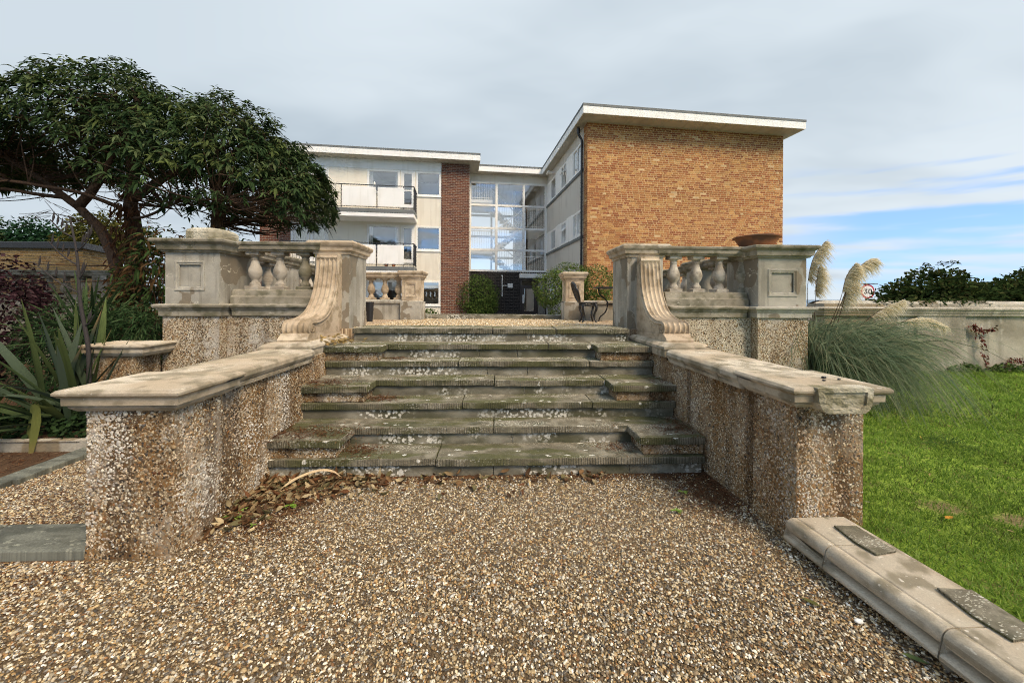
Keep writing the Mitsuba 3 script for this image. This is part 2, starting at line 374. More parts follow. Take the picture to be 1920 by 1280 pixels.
def painted(base, dirt):
    def f(p, n, uv):
        u, v = planar(p, n)
        c = MX(base, dirt, SS(.5, .8, FB(u * 1.6, v * 1.1, 2., 4)) * .55)
        return MX(c, dirt, SS(.55, .75, FB(u * 9, v * .7, 5., 3)) * .4) * (.98 + .04 * N3(p.x * 40, p.y * 40, p.z * 40))
    return f
mat('m_white', painted((.86, .86, .84), (.72, .70, .65)), .6, .35)
mat('m_cream', painted((.79, .75, .65), (.66, .60, .50)), .85, .2, lambda p, n, uv: FB(p.x * 40, p.y * 40, p.z * 40, 2), .004)
mat('m_grey_render', painted((.60, .57, .51), (.47, .44, .39)), .9, .15, lambda p, n, uv: FB(p.x * 50, p.y * 50, p.z * 50, 2), .005)
mat('m_soffit', painted((.50, .47, .40), (.36, .32, .25)), .85, .2)
mat('m_lead', painted((.17, .18, .18), (.11, .12, .12)), .7, .3)
mat('m_black', (.018, .018, .02), .4, .5)
mat('m_iron', (.014, .015, .017), .35, .55)
mat('m_door', (.035, .025, .022), .35, .5)
mat('m_room', (.16, .15, .14), .9, .1)
mat('m_curtain', lambda p, n, uv: MX((.42, .44, .42), (.62, .63, .60), .5 + .5 * dr.sin(p.x * 70 + p.y * 70)), .9, .1)
mat('m_olive', (.20, .19, .05), .9, .1)
mat('m_blind', (.55, .57, .54), .9, .1)
scene['m_glass'] = {'type': 'thindielectric', 'int_ior': 2.7}
mat('m_terracotta', lambda p, n, uv: MX(MX((.30, .115, .05), (.40, .17, .075), FB(p.x * 9, p.y * 9, p.z * 20, 4)), (.09, .06, .045), SS(.5, .7, FB(p.x * 5, p.y * 5, p.z * 4 + 4, 3)) * .8), .75, .25)
mat('m_bark', lambda p, n, uv: MX((.05, .032, .022), (.13, .085, .06), FB(p.x * 30, p.y * 30, p.z * 7, 4)), .95, .1, lambda p, n, uv: FB(p.x * 40, p.y * 40, p.z * 9, 3), .02)
scene['m_leaf'] = {'type': 'principledthin', 'base_color': VC, 'roughness': .38, 'diff_trans': .45, 'eta': 1.5}
scene['m_grass'] = {'type': 'principledthin', 'base_color': VC, 'roughness': .5, 'diff_trans': .8, 'eta': 1.4}
mat('m_sign', VC, .5, .4)
mat('m_stalk', (.045, .040, .040), .8, .2)

# ---------------------------------------------------------------- the setting: land, sea, gravel, lawn, terrace
def sheet(x0, x1, y0, y1, z): return np.array([[x0, y0, z], [x1, y0, z], [x1, y1, z], [x0, y1, z]], float), np.array([[0, 1, 2, 3]])
put('ground', sheet(-80, 60, -60, 70, -.03), 'm_land', kind='structure', label='rough open land around the gardens and the building')
put('sea', sheet(-4000, 6000, -600, 8000, -1.2), 'm_sea', kind='structure', label='thin strip of sea at the far horizon beyond the wall')
put('gravel_forecourt', sheet(-4.06, 2.0, -4, 3.9, 0), 'm_fines', kind='structure', label='dark earth bed under the loose gravel before the steps')
put('planting_bed', sheet(-14, -4.0, 3.86, 16, .10), 'm_needles', kind='structure', label='dark soil of the planting bed left of the steps')
put('needle_litter_ground', sheet(-14, -4.05, -4, 3.86, .008), 'm_needles', kind='structure', label='earth covered in brown needles left of the paths')
put('lawn', sheet(2.14, 40, -6, 7.3, .12), 'm_turf', kind='structure', label='mown green lawn right of the steps')
tv, tf = loft(rect(-3.9, 3.9, 5.0, 8.9), [(0, -.1), (0, 1.1)]); tv[:, 2] -= np.where(tv[:, 2] > 1, .02 * (tv[:, 1] - 5.0), 0)
put('terrace', (tv, tf), 'm_terrace', kind='structure', label='raised gravel terrace at the top of the steps', smooth=False)
put('forecourt_paving', sheet(-30, 30, 8.9, 33, .62), 'm_pave', kind='structure', label='grey paving in front of the apartment building')

rng = np.random.default_rng(7)
def ico():
    m = trimesh.creation.icosahedron(); v = np.array(m.vertices); return v / np.linalg.norm(v, axis=1, keepdims=True), np.array(m.faces)
def dome(k=5, mid=True):
    a = np.arange(k) * 2 * np.pi / k; R = lambda r, z, o=0.: np.c_[r * np.cos(a + o), r * np.sin(a + o), np.full(k, z)]
    i = np.arange(k); j = (i + 1) % k
    if not mid: return np.vstack([R(1, -.1), [[0, 0, 1.]]]), np.stack([i, j, i * 0 + k], 1)
    return np.vstack([R(1, -.15), R(.74, .68, .3), [[.1, 0, 1.]]]), np.vstack([np.stack([i, j, k + i], 1), np.stack([j, k + j, k + i], 1), np.stack([k + i, k + j, i * 0 + 2 * k], 1)])
OCT = (np.array([[1, 0, 0], [0, 1, 0], [-1, 0, 0], [0, -1, 0], [0, 0, 1]], float), np.array([[0, 1, 4], [1, 2, 4], [2, 3, 4], [3, 0, 4]]))
PAL = np.array([(.76, .69, .53), (.66, .54, .34), (.50, .36, .175), (.40, .245, .09), (.30, .145, .05), (.235, .17, .095), (.11, .095, .075), (.26, .23, .185), (.82, .78, .68), (.52, .42, .27), (.15, .10, .055)])
PAL = (PAL * .92 + .08 * PAL.mean(1, keepdims=True)) * 1.08
PW = np.array([.10, .13, .13, .11, .06, .12, .10, .08, .055, .06, .075])
def pebbles(P, size, base, tilt=.5, pal=PAL, pw=PW):
    bv, bf = base; n = len(P)
    ab = size[:, None] * np.stack([rng.uniform(.75, 1.35, n), rng.uniform(.6, 1., n), rng.uniform(.4, .75, n)], 1) * .5
    a = rng.uniform(0, 2 * np.pi, n); c, s = np.cos(a), np.sin(a)
    V = bv[None] * (1 + .16 * rng.standard_normal((n, len(bv), 1)).clip(-1.5, 1.5)) * ab[:, None]
    t = rng.normal(0, tilt, n); ct, st = np.cos(t)[:, None], np.sin(t)[:, None]
    x, z = V[..., 0] * ct - V[..., 2] * st, V[..., 0] * st + V[..., 2] * ct; y = V[..., 1]
    V = np.stack([x * c[:, None] - y * s[:, None], x * s[:, None] + y * c[:, None], z], -1) + P[:, None]
    F = (bf[None] + len(bv) * np.arange(n)[:, None, None]).reshape(-1, 3)
    col = pal[rng.choice(len(pal), n, p=pw / pw.sum())] * rng.uniform(.42, 1.12, (n, 1))
    return (V.reshape(-1, 3), F), np.repeat(col, len(bv), 0)

def field(n, x0, x1, y0, y1): return np.c_[rng.uniform(x0, x1, n), rng.uniform(y0, y1, n)]
def visible(p):  # within the cone of view, with a margin for a step aside
    q = p[:, :2]; dpt = q @ FWD[:2]; lat = q @ RGT[:2]
    return (dpt > 1.15) & (np.abs(lat) < 1.33 * dpt + .5)
acc = Acc()
for y0, y1, dens, sz, base in ((1.15, 2.25, 12500, .0112, dome()), (2.25, 3.25, 12500, .0112, dome(5, False))):
    n = int(dens * (y1 - y0) * 4.6); p = field(n, -2.9, 1.95, y0, y1); k = visible(p)
    k &= ~((p[:, 0] < -1.83) & (p[:, 1] > 2.27)); k &= ~((p[:, 0] > 1.83) & (p[:, 1] > 2.2)); k &= p[:, 0] < 1.93
    # the drifts of leaves and needles along the walls hide the stones
    e = 6 * (meshkit.fbm(np.c_[p * 5, 0 * p[:, :1]], 3, seed=2) - .5) * .12
    k &= ~((p[:, 1] > 2.62 + e) & (p[:, 0] < -1.05 - .9 * (3.25 - p[:, 1]) + e) & (rng.random(n) < .8))
    k &= ~((p[:, 1] > 2.72 + e) & (p[:, 0] > 1.50 + e) & (rng.random(n) < .85)) & ~((p[:, 1] > 3.13 + .4 * e) & (rng.random(n) < .6))
    p = p[k]; s = sz * rng.lognormal(0, .28, len(p)).clip(.55, 2.0)
    m, c = pebbles(np.c_[p, .001 + .5 * sz * rng.random(len(p))], s, base); acc.add(m, c)
p = field(30000, -3.83, -2.3, 2.2, 3.9); p = p[visible(p) & ((p[:, 1] > 2.57) | (p[:, 1] < 2.27)) & ((p[:, 0] < -2.34) | (p[:, 1] < 2.25))]
m, c = pebbles(np.c_[p, .006 * rng.random(len(p))], .0118 * rng.lognormal(0, .25, len(p)), dome(5, False), .3); acc.add(m, c)
put('gravel', acc.mesh(), 'm_pebbles', smooth=True, color=acc.col(), kind='stuff', cat='gravel', label='loose rounded brown and cream gravel on the path before the steps')
p = field(15000, -1.9, 1.75, 5.15, 8.7)
m, c = pebbles(np.c_[p, 1.103 - .02 * (p[:, 1] - 5)], .02 * rng.lognormal(0, .25, len(p)), OCT, .3, PAL[[0, 1, 2, 3, 9]] * 1.1, PW[[0, 1, 2, 3, 9]])
put('terrace_gravel', m, 'm_pebbles', smooth=True, color=c, kind='stuff', cat='gravel', label='pale loose gravel spread over the raised terrace')

# ---------------------------------------------------------------- the staircase
st = thing('stone_staircase', 'wide weathered stone staircase of seven mossy steps between the two low walls', 'staircase')
YS = [3.235, 3.54, 3.775, 4.05, 4.285, 4.53, 4.80]
XL = [-1.885, -1.30, -1.885, -1.25, -1.885, -1.27, -1.775]; XR = [1.80, 1.245, 1.80, 1.165, 1.79, 1.14, 1.68]
JT = [[-.50], [-.02], [-.33, .95], [-.02], [-.42, 1.05], [.62], [-.05, .75]]
JR = [[-1.25, -.02, 1.15], [.15], [-1.02, .1], [.3], [-.9, -.1, .35], [-.2, .25], [.4]]
sd = 0
for k in range(7):
    z = .16 * (k + 1); yn = YS[k + 1] if k < 6 else 5.25
    xs = [XL[k]] + JT[k] + [XR[k]]
    for a, b in zip(xs[:-1], xs[1:]):
        sd += 1; dz = .004 * math.sin(sd * 2.7)
        put('tread', rbox((a + .003, YS[k] + .006 * math.sin(sd * 1.9), z - .066 + dz), (b - .003, yn + .07, z + dz), .011, .035, .006, 9, sd), 'm_tread', st)
    e_ = .075 if k in (1, 3, 5) else -.012
    xs = [XL[k] - e_] + JR[k] + [XR[k] + e_]
    for a, b in zip(xs[:-1], xs[1:]):
        sd += 1; put('riser', rbox((a + .002, YS[k] + .035, z - .17), (b - .002, YS[k] + .12, z - .069), .006, .05, .004, 11, sd), 'm_riser', st)
for k, xa, xb in ((1, -1.885, -1.285), (1, 1.225, 1.80), (3, -1.885, -1.245), (3, 1.16, 1.80), (5, -1.885, -1.265), (5, 1.135, 1.79)):
    z = .16 * (k + 1); y0 = YS[k - 1] - .005; y1 = YS[k + 1] + .06; sd += 1
    inner = (xb, -1) if xa < 0 else (xa, 1)
    put('end_slab', rbox((xa, y0, z - .066), (xb, y1, z + .003), .013, .03, .008, 8, sd), 'm_tread', st)
    xa2, xb2 = (xa, xb - .045) if xa < 0 else (xa + .045, xb)
    put('end_block', rbox((xa2, y0 + .04, z - .16), (xb2, y1, z - .069), .008, .04, .005, 9, sd + 50), 'm_pebble', st)
put('landing_slab', bx(-1.92, 1.75, 5.05, 5.4, 1.0, 1.098), 'm_riser', st)

# ---------------------------------------------------------------- low flank walls
CAP = [(-.02, .852), (.025, .855), (.05, .878), (.052, .892), (.068, .896), (.07, .938), (.078, .941), (.093, .955), (.095, .968), (.082, .982), (.055, .987), (-.05, .990)]
def coping_poly(xi, xo, z):  # cross-section from the inner (stair) edge to the outer one
    s = 1 if xi > xo else -1
    pr = [(0, 0), (.035, .004), (.04, .030), (.028, .036), (.045, .045), (.062, .075), (.058, .105), (.035, .126), (.0, .131)]
    return np.array([(xi + s * a, z + b) for a, b in pr] + [(xo - s * a, z + b) for a, b in pr[::-1]])
def ccw(p): p = np.asarray(p, float); return p if (p[:, 0] * np.roll(p[:, 1], -1) - p[:, 1] * np.roll(p[:, 0], -1)).sum() > 0 else p[::-1]
def flank(lab, pier, body, xi, xo, y_end, cuts, split_y, cmat, bmat):
    w = thing('flank_wall', lab, 'wall')
    put('pier', bumpy(loft(pier, [(0.012, -.05), (0.004, .04), (0, .10), (0, .855)])), bmat, w)
    put('wall', loft(body, [(0, -.05), (0, .855)]), bmat, w)
    for s in split(loft(pier, CAP), 1, split_y): put('cap_stone', s, cmat, w)
    y0 = pier[:, 1].max() + .062
    for s in split(extr(coping_poly(xi, xo, .852), y0, y_end), 1, cuts, .005): put('coping_stone', s, cmat, w)
    return w
def bumpy(m): return m
fl = flank('left low pebbledash wall flanking the steps, with a flat stone cap and dry leaves at its foot', rect(-2.32, -1.838, 2.28, 2.665), rect(-2.29, -1.872, 2.66, 4.0), -1.872, -2.29, 3.92, [3.0, 3.33], [2.44], 'm_stone', 'm_pebble')
put('wall', loft(rect(-2.29, -1.872, 3.99, 5.0), [(0, .1), (0, .895)]), 'm_pebble', fl)
fr = flank('right low pebbledash wall flanking the steps, with a broken plaque on its cap', rect(1.826, 2.245, 2.267, 2.66), ccw([(1.845, 2.65), (2.255, 2.65), (2.235, 4.0), (1.79, 4.0)]), 1.80, 2.24, 3.88, [2.98, 3.22, 3.52], [2.45], 'm_stone', 'm_pebble_brown_shade')
put('wall', loft(rect(1.785, 2.235, 3.99, 5.0), [(0, .1), (0, .895)]), 'm_pebble_brown_shade', fr)
pq = manifold3d.CrossSection([np.array([[1.913, .985], [1.922, .90], [1.94, .862], [1.965, .842], [2.165, .842], [2.19, .862], [2.203, .90], [2.21, .985]])[::1]]).offset(.003, manifold3d.JoinType.Round)
pqp = np.asarray(pq.to_polygons()[0])
pqp = pqp * [1.12, 1] + [-.245 - .03, 0]; plq = man(extr(pqp, 2.158, 2.30)); plq = plq - man(extr((np.array([[1.945, .962], [1.955, .89], [1.978, .866], [2.150, .866], [2.172, .888], [2.18, .962]]) * [1.12, 1] + [-.275, 0]), 2.15, 2.170))
put('broken_plaque', plq, 'm_lichen', fr, label='rough broken stone plaque on the front of the cap')

def wall_stones(parent, o, u, nrm, w, h, dens, size, pal, pw, lic=1.):
    k = int(dens * w * h); p = np.c_[rng.uniform(0, w, k), rng.uniform(0, h, k), np.full(k, -.0005)]
    lw = meshkit.fbm(np.c_[p[:, :2] * [3.5, 2.2] + o[0] * 7, 0 * p[:, 0]], 4, seed=6); p = p[rng.random(k) < np.clip(1.5 - 1.6 * lw, .25, 1)]
    m, c = pebbles(p, size * rng.lognormal(0, .3, len(p)), dome(5), .25, pal, pw); v, f = tomesh(m)
    q = v[:, :2] + o[0] * 5
    st_ = lambda a, b, x: np.clip((x - a) / (b - a), 0, 1)[:, None]
    wh = st_(.46, .60, meshkit.fbm(np.c_[q * [5.5, 2.6], 0 * q[:, 0]], 4, seed=31)); c = c * (1 - .68 * wh * lic) + np.array((.64, .62, .57)) * .68 * wh * lic
    dk = st_(.48, .66, meshkit.fbm(np.c_[q * [7.5, .9], 0 * q[:, 0] + 3], 4, seed=17)); c = c * (1 - .55 * dk * (1 - .6 * wh * lic) * np.array((.9, 1., 1.1)))
    ru = st_(.52, .66, meshkit.fbm(np.c_[q * [3.2, 3.6], 0 * q[:, 0] + 7], 4, seed=47)); c = c * (1 - ru * np.array((.08, .22, .36)))
    v = np.array(o) + v[:, :1] * np.array(u) + v[:, 1:2] * np.array([0, 0, 1.]) + v[:, 2:] * np.array(nrm)
    put('pebbles', (v, f), 'm_pebbles', parent, smooth=True, color=c, kind='stuff')
WPAL = np.array([(.66, .60, .48), (.56, .47, .32), (.40, .28, .15), (.32, .19, .08), (.24, .12, .05), (.18, .13, .09), (.09, .08, .07)]); WL = np.array([.28, .24, .16, .12, .07, .07, .06]); WD_SHADE = np.array([.09, .15, .20, .20, .18, .12, .06])
wall_stones(fl, (-2.318, 2.279, .0), (1, 0, 0), (0, -1, 0), .478, .85, 5200, .0125, WPAL, WL)
wall_stones(fl, (-1.837, 2.282, .0), (0, 1, 0), (1, 0, 0), .38, .85, 4600, .0125, WPAL, WL)
wall_stones(fl, (-1.871, 2.67, .0), (0, 1, 0), (1, 0, 0), 1.6, .85, 3600, .012, WPAL, WL)
wall_stones(fr, (1.83, 2.266, .0), (1, 0, 0), (0, -1, 0), .41, .85, 5200, .0115, WPAL, WL, .85)
wall_stones(fr, (1.825, 2.272, .0), (0, 1, 0), (-1, 0, 0), .385, .85, 4600, .0115, WPAL, WD_SHADE, .5)  # inner face: browner mix, darkened so its shade is painted into the pebbles

# kerb with a moulded edge running towards the viewer on the right
kb = thing('garden_kerb', 'low moulded stone kerb between the gravel and the lawn', 'kerb')
arc_ = lambda cx, cz, r, a0, a1, k: [(cx + r * math.cos(math.radians(t)), cz + r * math.sin(math.radians(t))) for t in np.linspace(a0, a1, k)]
kp = np.array([(1.815, -.04), (1.815, .045)] + [(1.80, .050)] + arc_(1.757, .066, .017, 250, 90, 6) + [(1.775, .084), (1.800, .087), (1.803, .096)] + arc_(1.800, .139, .042, 262, 90, 10) + [(1.826, .174), (1.832, .181), (2.12, .182), (2.135, .17), (2.14, -.04)])
kv, kf = None, None
for s in split(extr(kp, -.6, 2.262), 1, [.62, 1.48, 2.0], .006):
    v, f = tomesh(s); v = v.copy(); v[:, 0] += (v[:, 0] > 1.7) * .055 * (2.26 - v[:, 1]) + .10 * (v[:, 0] < 1.83) * 0
    v[:, 0] = np.where(v[:, 0] < 2.5, v[:, 0], v[:, 0]); put('kerb_stone', (v, f), 'm_stone', kb, smooth=50)
for i, (x, y, a, sx, sy, lb) in enumerate(((2.02, 2.03, .1, .125, .075, 'dark roof slate fragment lying on the kerb beside the pier'), (2.07, 1.535, .05, .135, .085, 'dark lichen-spotted slate fragment on the kerb near the lower right corner'))):
    q = ccw([(-sx * .8, -sy), (sx * .95, -sy * .9), (sx, sy * .8), (-.02, sy), (-sx, sy * .75)])
    put('slate_fragment', xf(loft(q, [(-.004, 0), (0, .004), (0, .012), (-.004, .015)]), tr(x, y, .1815, 1.45 + a)), 'm_tread', label=lb, cat='slate', smooth=False)

# ---------------------------------------------------------------- terrace walls, pedestals, balustrades
def frame_panel(x0, x1, z0, z1, y):
    """moulded picture frame standing proud of a wall that faces the viewer"""
    r = lambda d, yy: [(x0 + d, yy, z0 + d), (x1 - d, yy, z0 + d), (x1 - d, yy, z1 - d), (x0 + d, yy, z1 - d)]
    V = np.array(r(-.012, y + .004) + r(-.008, y - .012) + r(.012, y - .014) + r(.022, y - .004) + r(.034, y - .006) + r(.042, y + .004)); F = []
    for k in range(5):
        for i in range(4):
            a, b, c, d = 4 * k + i, 4 * k + (i + 1) % 4, 4 * k + 4 + (i + 1) % 4, 4 * k + 4 + i; F += [[a, c, b], [a, d, c]]
    return V, np.array(F)
def shaft(p, z0, z1, panel, depth=.022):
    m = man(loft(p, [(0, z0), (0, z1)]))
    if panel: a, b, c, d = panel; y = p[:, 1].min(); m = m - man(bx(a, b, y - .1, y + depth, c, d))
    return m
BAL = [(.0, .0), (.062, .0), (.064, .03), (.058, .05), (.048, .055), (.040, .085), (.040, .105), (.052, .125), (.070, .16), (.080, .205), (.080, .24), (.072, .285), (.058, .33), (.046, .375), (.041, .415), (.047, .423), (.047, .435), (.041, .443), (.041, .462), (.052, .475), (.058, .49), (.0, .49)]
def baluster_mesh(h, s=1.):
    k = h / .60
    pr = [(r * s, z * k + .055 * k) for r, z in BAL]
    return cat(loft(rect(-.085 * s, .085 * s, -.085 * s, .085 * s), [(-.006, 0), (0, .005), (0, .05 * k), (-.006, .056 * k)]), lathe(pr, 22), loft(rect(-.078 * s, .078 * s, -.078 * s, .078 * s), [(-.006, .545 * k), (0, .552 * k), (0, h - .003), (-.003, h)]))
BAL_P = mikit.ply(baluster_mesh(.487), 'm_baluster', smooth=40)
BAL_Q = mikit.ply(baluster_mesh(.487), 'm_rail', smooth=40)
STRING = [(0, 1.262), (.012, 1.27), (.014, 1.335), (.03, 1.345), (.032, 1.362), (.055, 1.375), (.06, 1.395), (.045, 1.408), (.0, 1.412)]
PCAP = [(-.01, 2.03), (.02, 2.035), (.024, 2.052), (.045, 2.06), (.05, 2.085), (.055, 2.12), (.075, 2.135), (.095, 2.15), (.1, 2.172), (.085, 2.188), (.0, 2.196)]
RAILP = [(-.02, 2.078), (.01, 2.082), (.012, 2.098), (.03, 2.105), (.034, 2.150), (.05, 2.162), (.055, 2.185), (.04, 2.198), (-.02, 2.204)]
NCAP = [(-.01, 2.05), (.015, 2.055), (.02, 2.085), (.045, 2.10), (.05, 2.14), (.06, 2.15), (.075, 2.165), (.082, 2.20), (.06, 2.225), (-.03, 2.232)]
def up(prof, dz): return [(a, b + dz) for a, b in prof]

for side in (-1, 1):
    wl, wr = ('left', 'right')[side > 0], 0
    px0, px1 = (-4.0, -3.31) if side < 0 else (3.305, 3.995)
    nx0, nx1 = (-2.335, -1.90) if side < 0 else (1.735, 2.215)
    rx0, rx1 = (px1, nx0) if side < 0 else (nx1, px0)
    pm_ = 'm_pebble_cream' if side < 0 else 'm_pebble_pale'
    rw = thing('retaining_wall', f'tall pebbledash retaining wall under the {wl} balustrade, {"brown and cream" if side < 0 else "pale cream"}', 'wall')
    put('pier', loft(rect(px0 + .015, px1 - .015, 4.765, 5.6), [(0, -.1), (0, 1.264)]), pm_ if side < 0 else 'm_pebble_cream', rw)
    put('wall', loft(rect(rx0 - .02, rx1 + .02, 4.895, 5.4), [(0, -.1), (0, 1.264)]), pm_, rw)
    for s in split(loft(rect(px0, px1, 4.75, 5.55), STRING), 0, [(px0 + px1) / 2 + .13 * side]): put('string_course', s, 'm_rail' if side < 0 else 'm_render', rw)
    for s in split(extr(np.array([(4.88 - o, z) for o, z in STRING] + [(5.3, 1.412), (5.3, 1.262)])[::-1], rx0 + .06 * (side < 0), rx1 - .06 * (side > 0), 'x'), 0, [(rx0 + rx1) / 2]): put('string_course', s, 'm_rail', rw)
    bl = thing('balustrade', f'weathered front balustrade with {"a stone block" if side < 0 else "a terracotta bowl"} on its corner pedestal', 'balustrade')
    pn = (-3.85, -3.52, 1.58, 1.92) if side < 0 else (3.47, 3.84, 1.55, 1.88)
    put('pedestal', shaft(rect(px0 + .03, px1 - .03, 4.78, 5.45), 1.405, 2.035, pn), 'm_render', bl, smooth=False)
    put('panel_moulding', frame_panel(*pn, 4.782), 'm_render', bl, smooth=False)
    for s in split(loft(rect(px0 + .02, px1 - .02, 4.77, 5.47), PCAP), 0, [px0 + .42]): put('pedestal_cap', s, 'm_rail', bl)
    put('newel', loft(rect(nx0, nx1, 5.05, 5.68), [(0, .85), (0, 2.055)]), 'm_render', bl)
    for s in split(loft(rect(nx0, nx1, 5.05, 5.68), NCAP), 1, [5.34]): put('newel_cap', s, 'm_stone_warm' if side < 0 else 'm_stone', bl)
    put('plinth', extr(np.array([(4.93, 1.40), (4.93, 1.50), (4.955, 1.515), (4.96, 1.55), (4.975, 1.585), (5.0, 1.595), (5.32, 1.595), (5.32, 1.40)])[::-1], rx0 - .005, rx1 + .005, 'x'), 'm_rail', bl)
    for s in split(loft(rect(rx0 - .05, rx1 + .05, 5.02, 5.22), RAILP), 0, [(rx0 + rx1) / 2 - .15 * side]): put('rail', s, 'm_rail', bl)
    for i, x in enumerate((-3.43, -3.125, -2.81, -2.49) if side < 0 else (2.39, 2.70, 3.02, 3.345)):
        copy_part('baluster', BAL_P if i < 3 else BAL_Q, bl, tr(x, 5.12, 1.592, .03 * i))
    # the return along the side of the terrace
    sb = thing('balustrade', f'side balustrade of the terrace on the {wl}, seen between the front balusters', 'balustrade')
    xc = 3.68 * side
    sh = lambda m: (lambda v, f: (v - np.array([0, 0, 1.]) * (.035 * (v[:, 1:2] - 5.4)), f))(*tomesh(m))
    put('plinth', sh(loft(rect(xc - .16, xc + .16, 5.5, 8.4), [(0, .9), (0, 1.55), (-.03, 1.595)])), 'm_rail', sb)
    for s in split(loft(rect(xc - .11, xc + .11, 5.5, 8.25), RAILP), 1, [6.3, 7.5]): put('rail', sh(s), 'm_rail', sb)
    for y in (6.72, 8.3):
        put('pier', sh(loft(rect(xc - .2, xc + .2, y - .2, y + .2), [(0, 1.3), (0, 2.06)])), 'm_render', sb)
        put('pier_cap', sh(loft(rect(xc - .2, xc + .2, y - .2, y + .2), up(NCAP, -.01))), 'm_rail', sb)
    for i, y in enumerate((5.75, 6.05, 6.35, 7.1, 7.4, 7.7, 7.98)): copy_part('baluster', BAL_P if i % 3 else BAL_Q, sb, tr(xc, y, 1.592 - .035 * (y - 5.4)))

def console(xc, w, y0, lab, mt):
    c = thing('scroll_console', lab, 'console')
    R, zc, pc = .062, 1.168, .805
    crv = spline([(.115, 1.985), (.128, 1.86), (.16, 1.70), (.225, 1.53), (.33, 1.385), (.47, 1.288), (.63, 1.244), (.74, 1.234)], 6)
    ang = np.radians(np.linspace(95, -190, 18)); arc = np.c_[pc + R * np.cos(ang), zc + R * np.sin(ang)]
    path = np.vstack([crv, arc[1:]]); t = unit(np.gradient(path, axis=0)); nr = np.c_[-t[:, 1], t[:, 0]]; nr *= np.sign((nr[0] * [1, 0.2]).sum())
    U = np.linspace(-1, 1, 81); rib = .021 * (1 - np.abs(np.cos(U * np.pi * 2.5))) + .003; rib[:4] = rib[-4:] = .022; rib[[0, -1]] = 0.0
    s = np.clip(np.arange(len(path)) / len(crv), 0, 1); hw = w / 2 * (.92 + .10 * s)
    V = np.stack([xc + U[None] * hw[:, None], y0 - path[:, None, 0] - nr[:, None, 0] * rib[None], path[:, None, 1] + nr[:, None, 1] * rib[None]], -1)
    k, m = len(path), len(U); i = (np.arange(k - 1)[:, None] * m + np.arange(m - 1)).ravel()
    put('fluted_face', (V.reshape(-1, 3), np.stack([i, i + m, i + m + 1, i + 1], 1)), mt, c, smooth=50)
    side = np.vstack([crv, [(pc, zc + R * .98), (pc + R * .9, zc), (pc, zc - R), (pc - R * .6, 1.10), (.60, 1.06), (0, 1.06), (0, 1.985)]])
    put('body', extr(np.c_[y0 - side[:, 0], side[:, 1]], xc - w * .455, xc + w * .455, 'x'), mt, c, smooth=False)
    for sg in (-1, 1):   # spiral volute and edge band on each cheek
        a = np.radians(np.linspace(100, -420, 46)); rr = np.linspace(R - .006, .012, 46)
        sp = np.c_[np.full(46, xc + sg * (w * .50)), y0 - pc - rr * np.cos(a), zc + rr * np.sin(a)]
        e = np.c_[xc + sg * hw[:len(crv)], y0 - crv[:, 0] + .012, crv[:, 1] - .012]
        put('volute', cat(tube(np.vstack([e[::2], sp]), .0095, 6), tube([(xc + sg * w * .44, y0 - pc, zc), (xc + sg * w * .512, y0 - pc, zc)], [.014, .012], 10)), mt, c, smooth=60)
        e2 = np.c_[np.full(len(crv), xc + sg * w * .458), y0 - crv[:, 0] * .90 + .015, crv[:, 1] - .05]
        put('cheek_moulding', tube(e2[::2], .006, 5), mt, c, smooth=60)
    ft = np.array([(0, 1.032), (.955, 1.032), (.96, 1.05), (.945, 1.072), (.905, 1.088), (.885, 1.112), (.86, 1.118), (.60, 1.075), (0, 1.07)])
    put('foot', extr(np.c_[y0 - ft[:, 0], ft[:, 1]], xc - w * .53, xc + w * .53, 'x'), mt, c)
    tb = np.array([(0, 1.975), (.125, 1.98), (.13, 1.995), (.115, 2.0), (.135, 2.005), (.145, 2.025), (.135, 2.042), (.115, 2.047), (.12, 2.075), (.0, 2.075)])
    put('top_block', extr(np.c_[y0 - tb[:, 0], tb[:, 1] - .025], xc - w * .44, xc + w * .44, 'x'), mt, c)
    pl = [(0, .885), (.03, .89), (.04, .93), (.035, .965), (.05, .975), (.045, 1.0), (.01, 1.03), (-.03, 1.034)]
    put('base_slab', loft(rect(xc - .20, xc + .20, y0 - 1.07, y0 + .02), pl), 'm_stone', c)
console(-2.125, .285, 5.05, 'fluted stone scroll console against the left newel of the steps', 'm_stone_warm')
console(1.99, .285, 5.05, 'fluted stone scroll console against the right newel of the steps', 'm_stone_warm')

ob = ccw([(-3.79, 4.85), (-3.52, 4.85), (-3.42, 4.95), (-3.42, 5.25), (-3.79, 5.25)])
put('stone_block', loft(ob, [(0, 2.194), (0, 2.30), (-.012, 2.325), (-.05, 2.350)]), 'm_lichen', smooth=25, label='pale chipped stone block resting on the left corner pedestal', cat='stone block')
bowl = [(0, 0), (.19, 0), (.20, .02), (.235, .075), (.262, .115), (.285, .125), (.29, .14), (.275, .147), (.262, .135), (.22, .08), (.18, .03), (0, .028)]
put('terracotta_bowl', xf(lathe(bowl, 48), tr(3.53, 5.1, 2.205)), 'm_terracotta', label='wide terracotta bowl planter on top of the right corner pedestal', cat='planter')

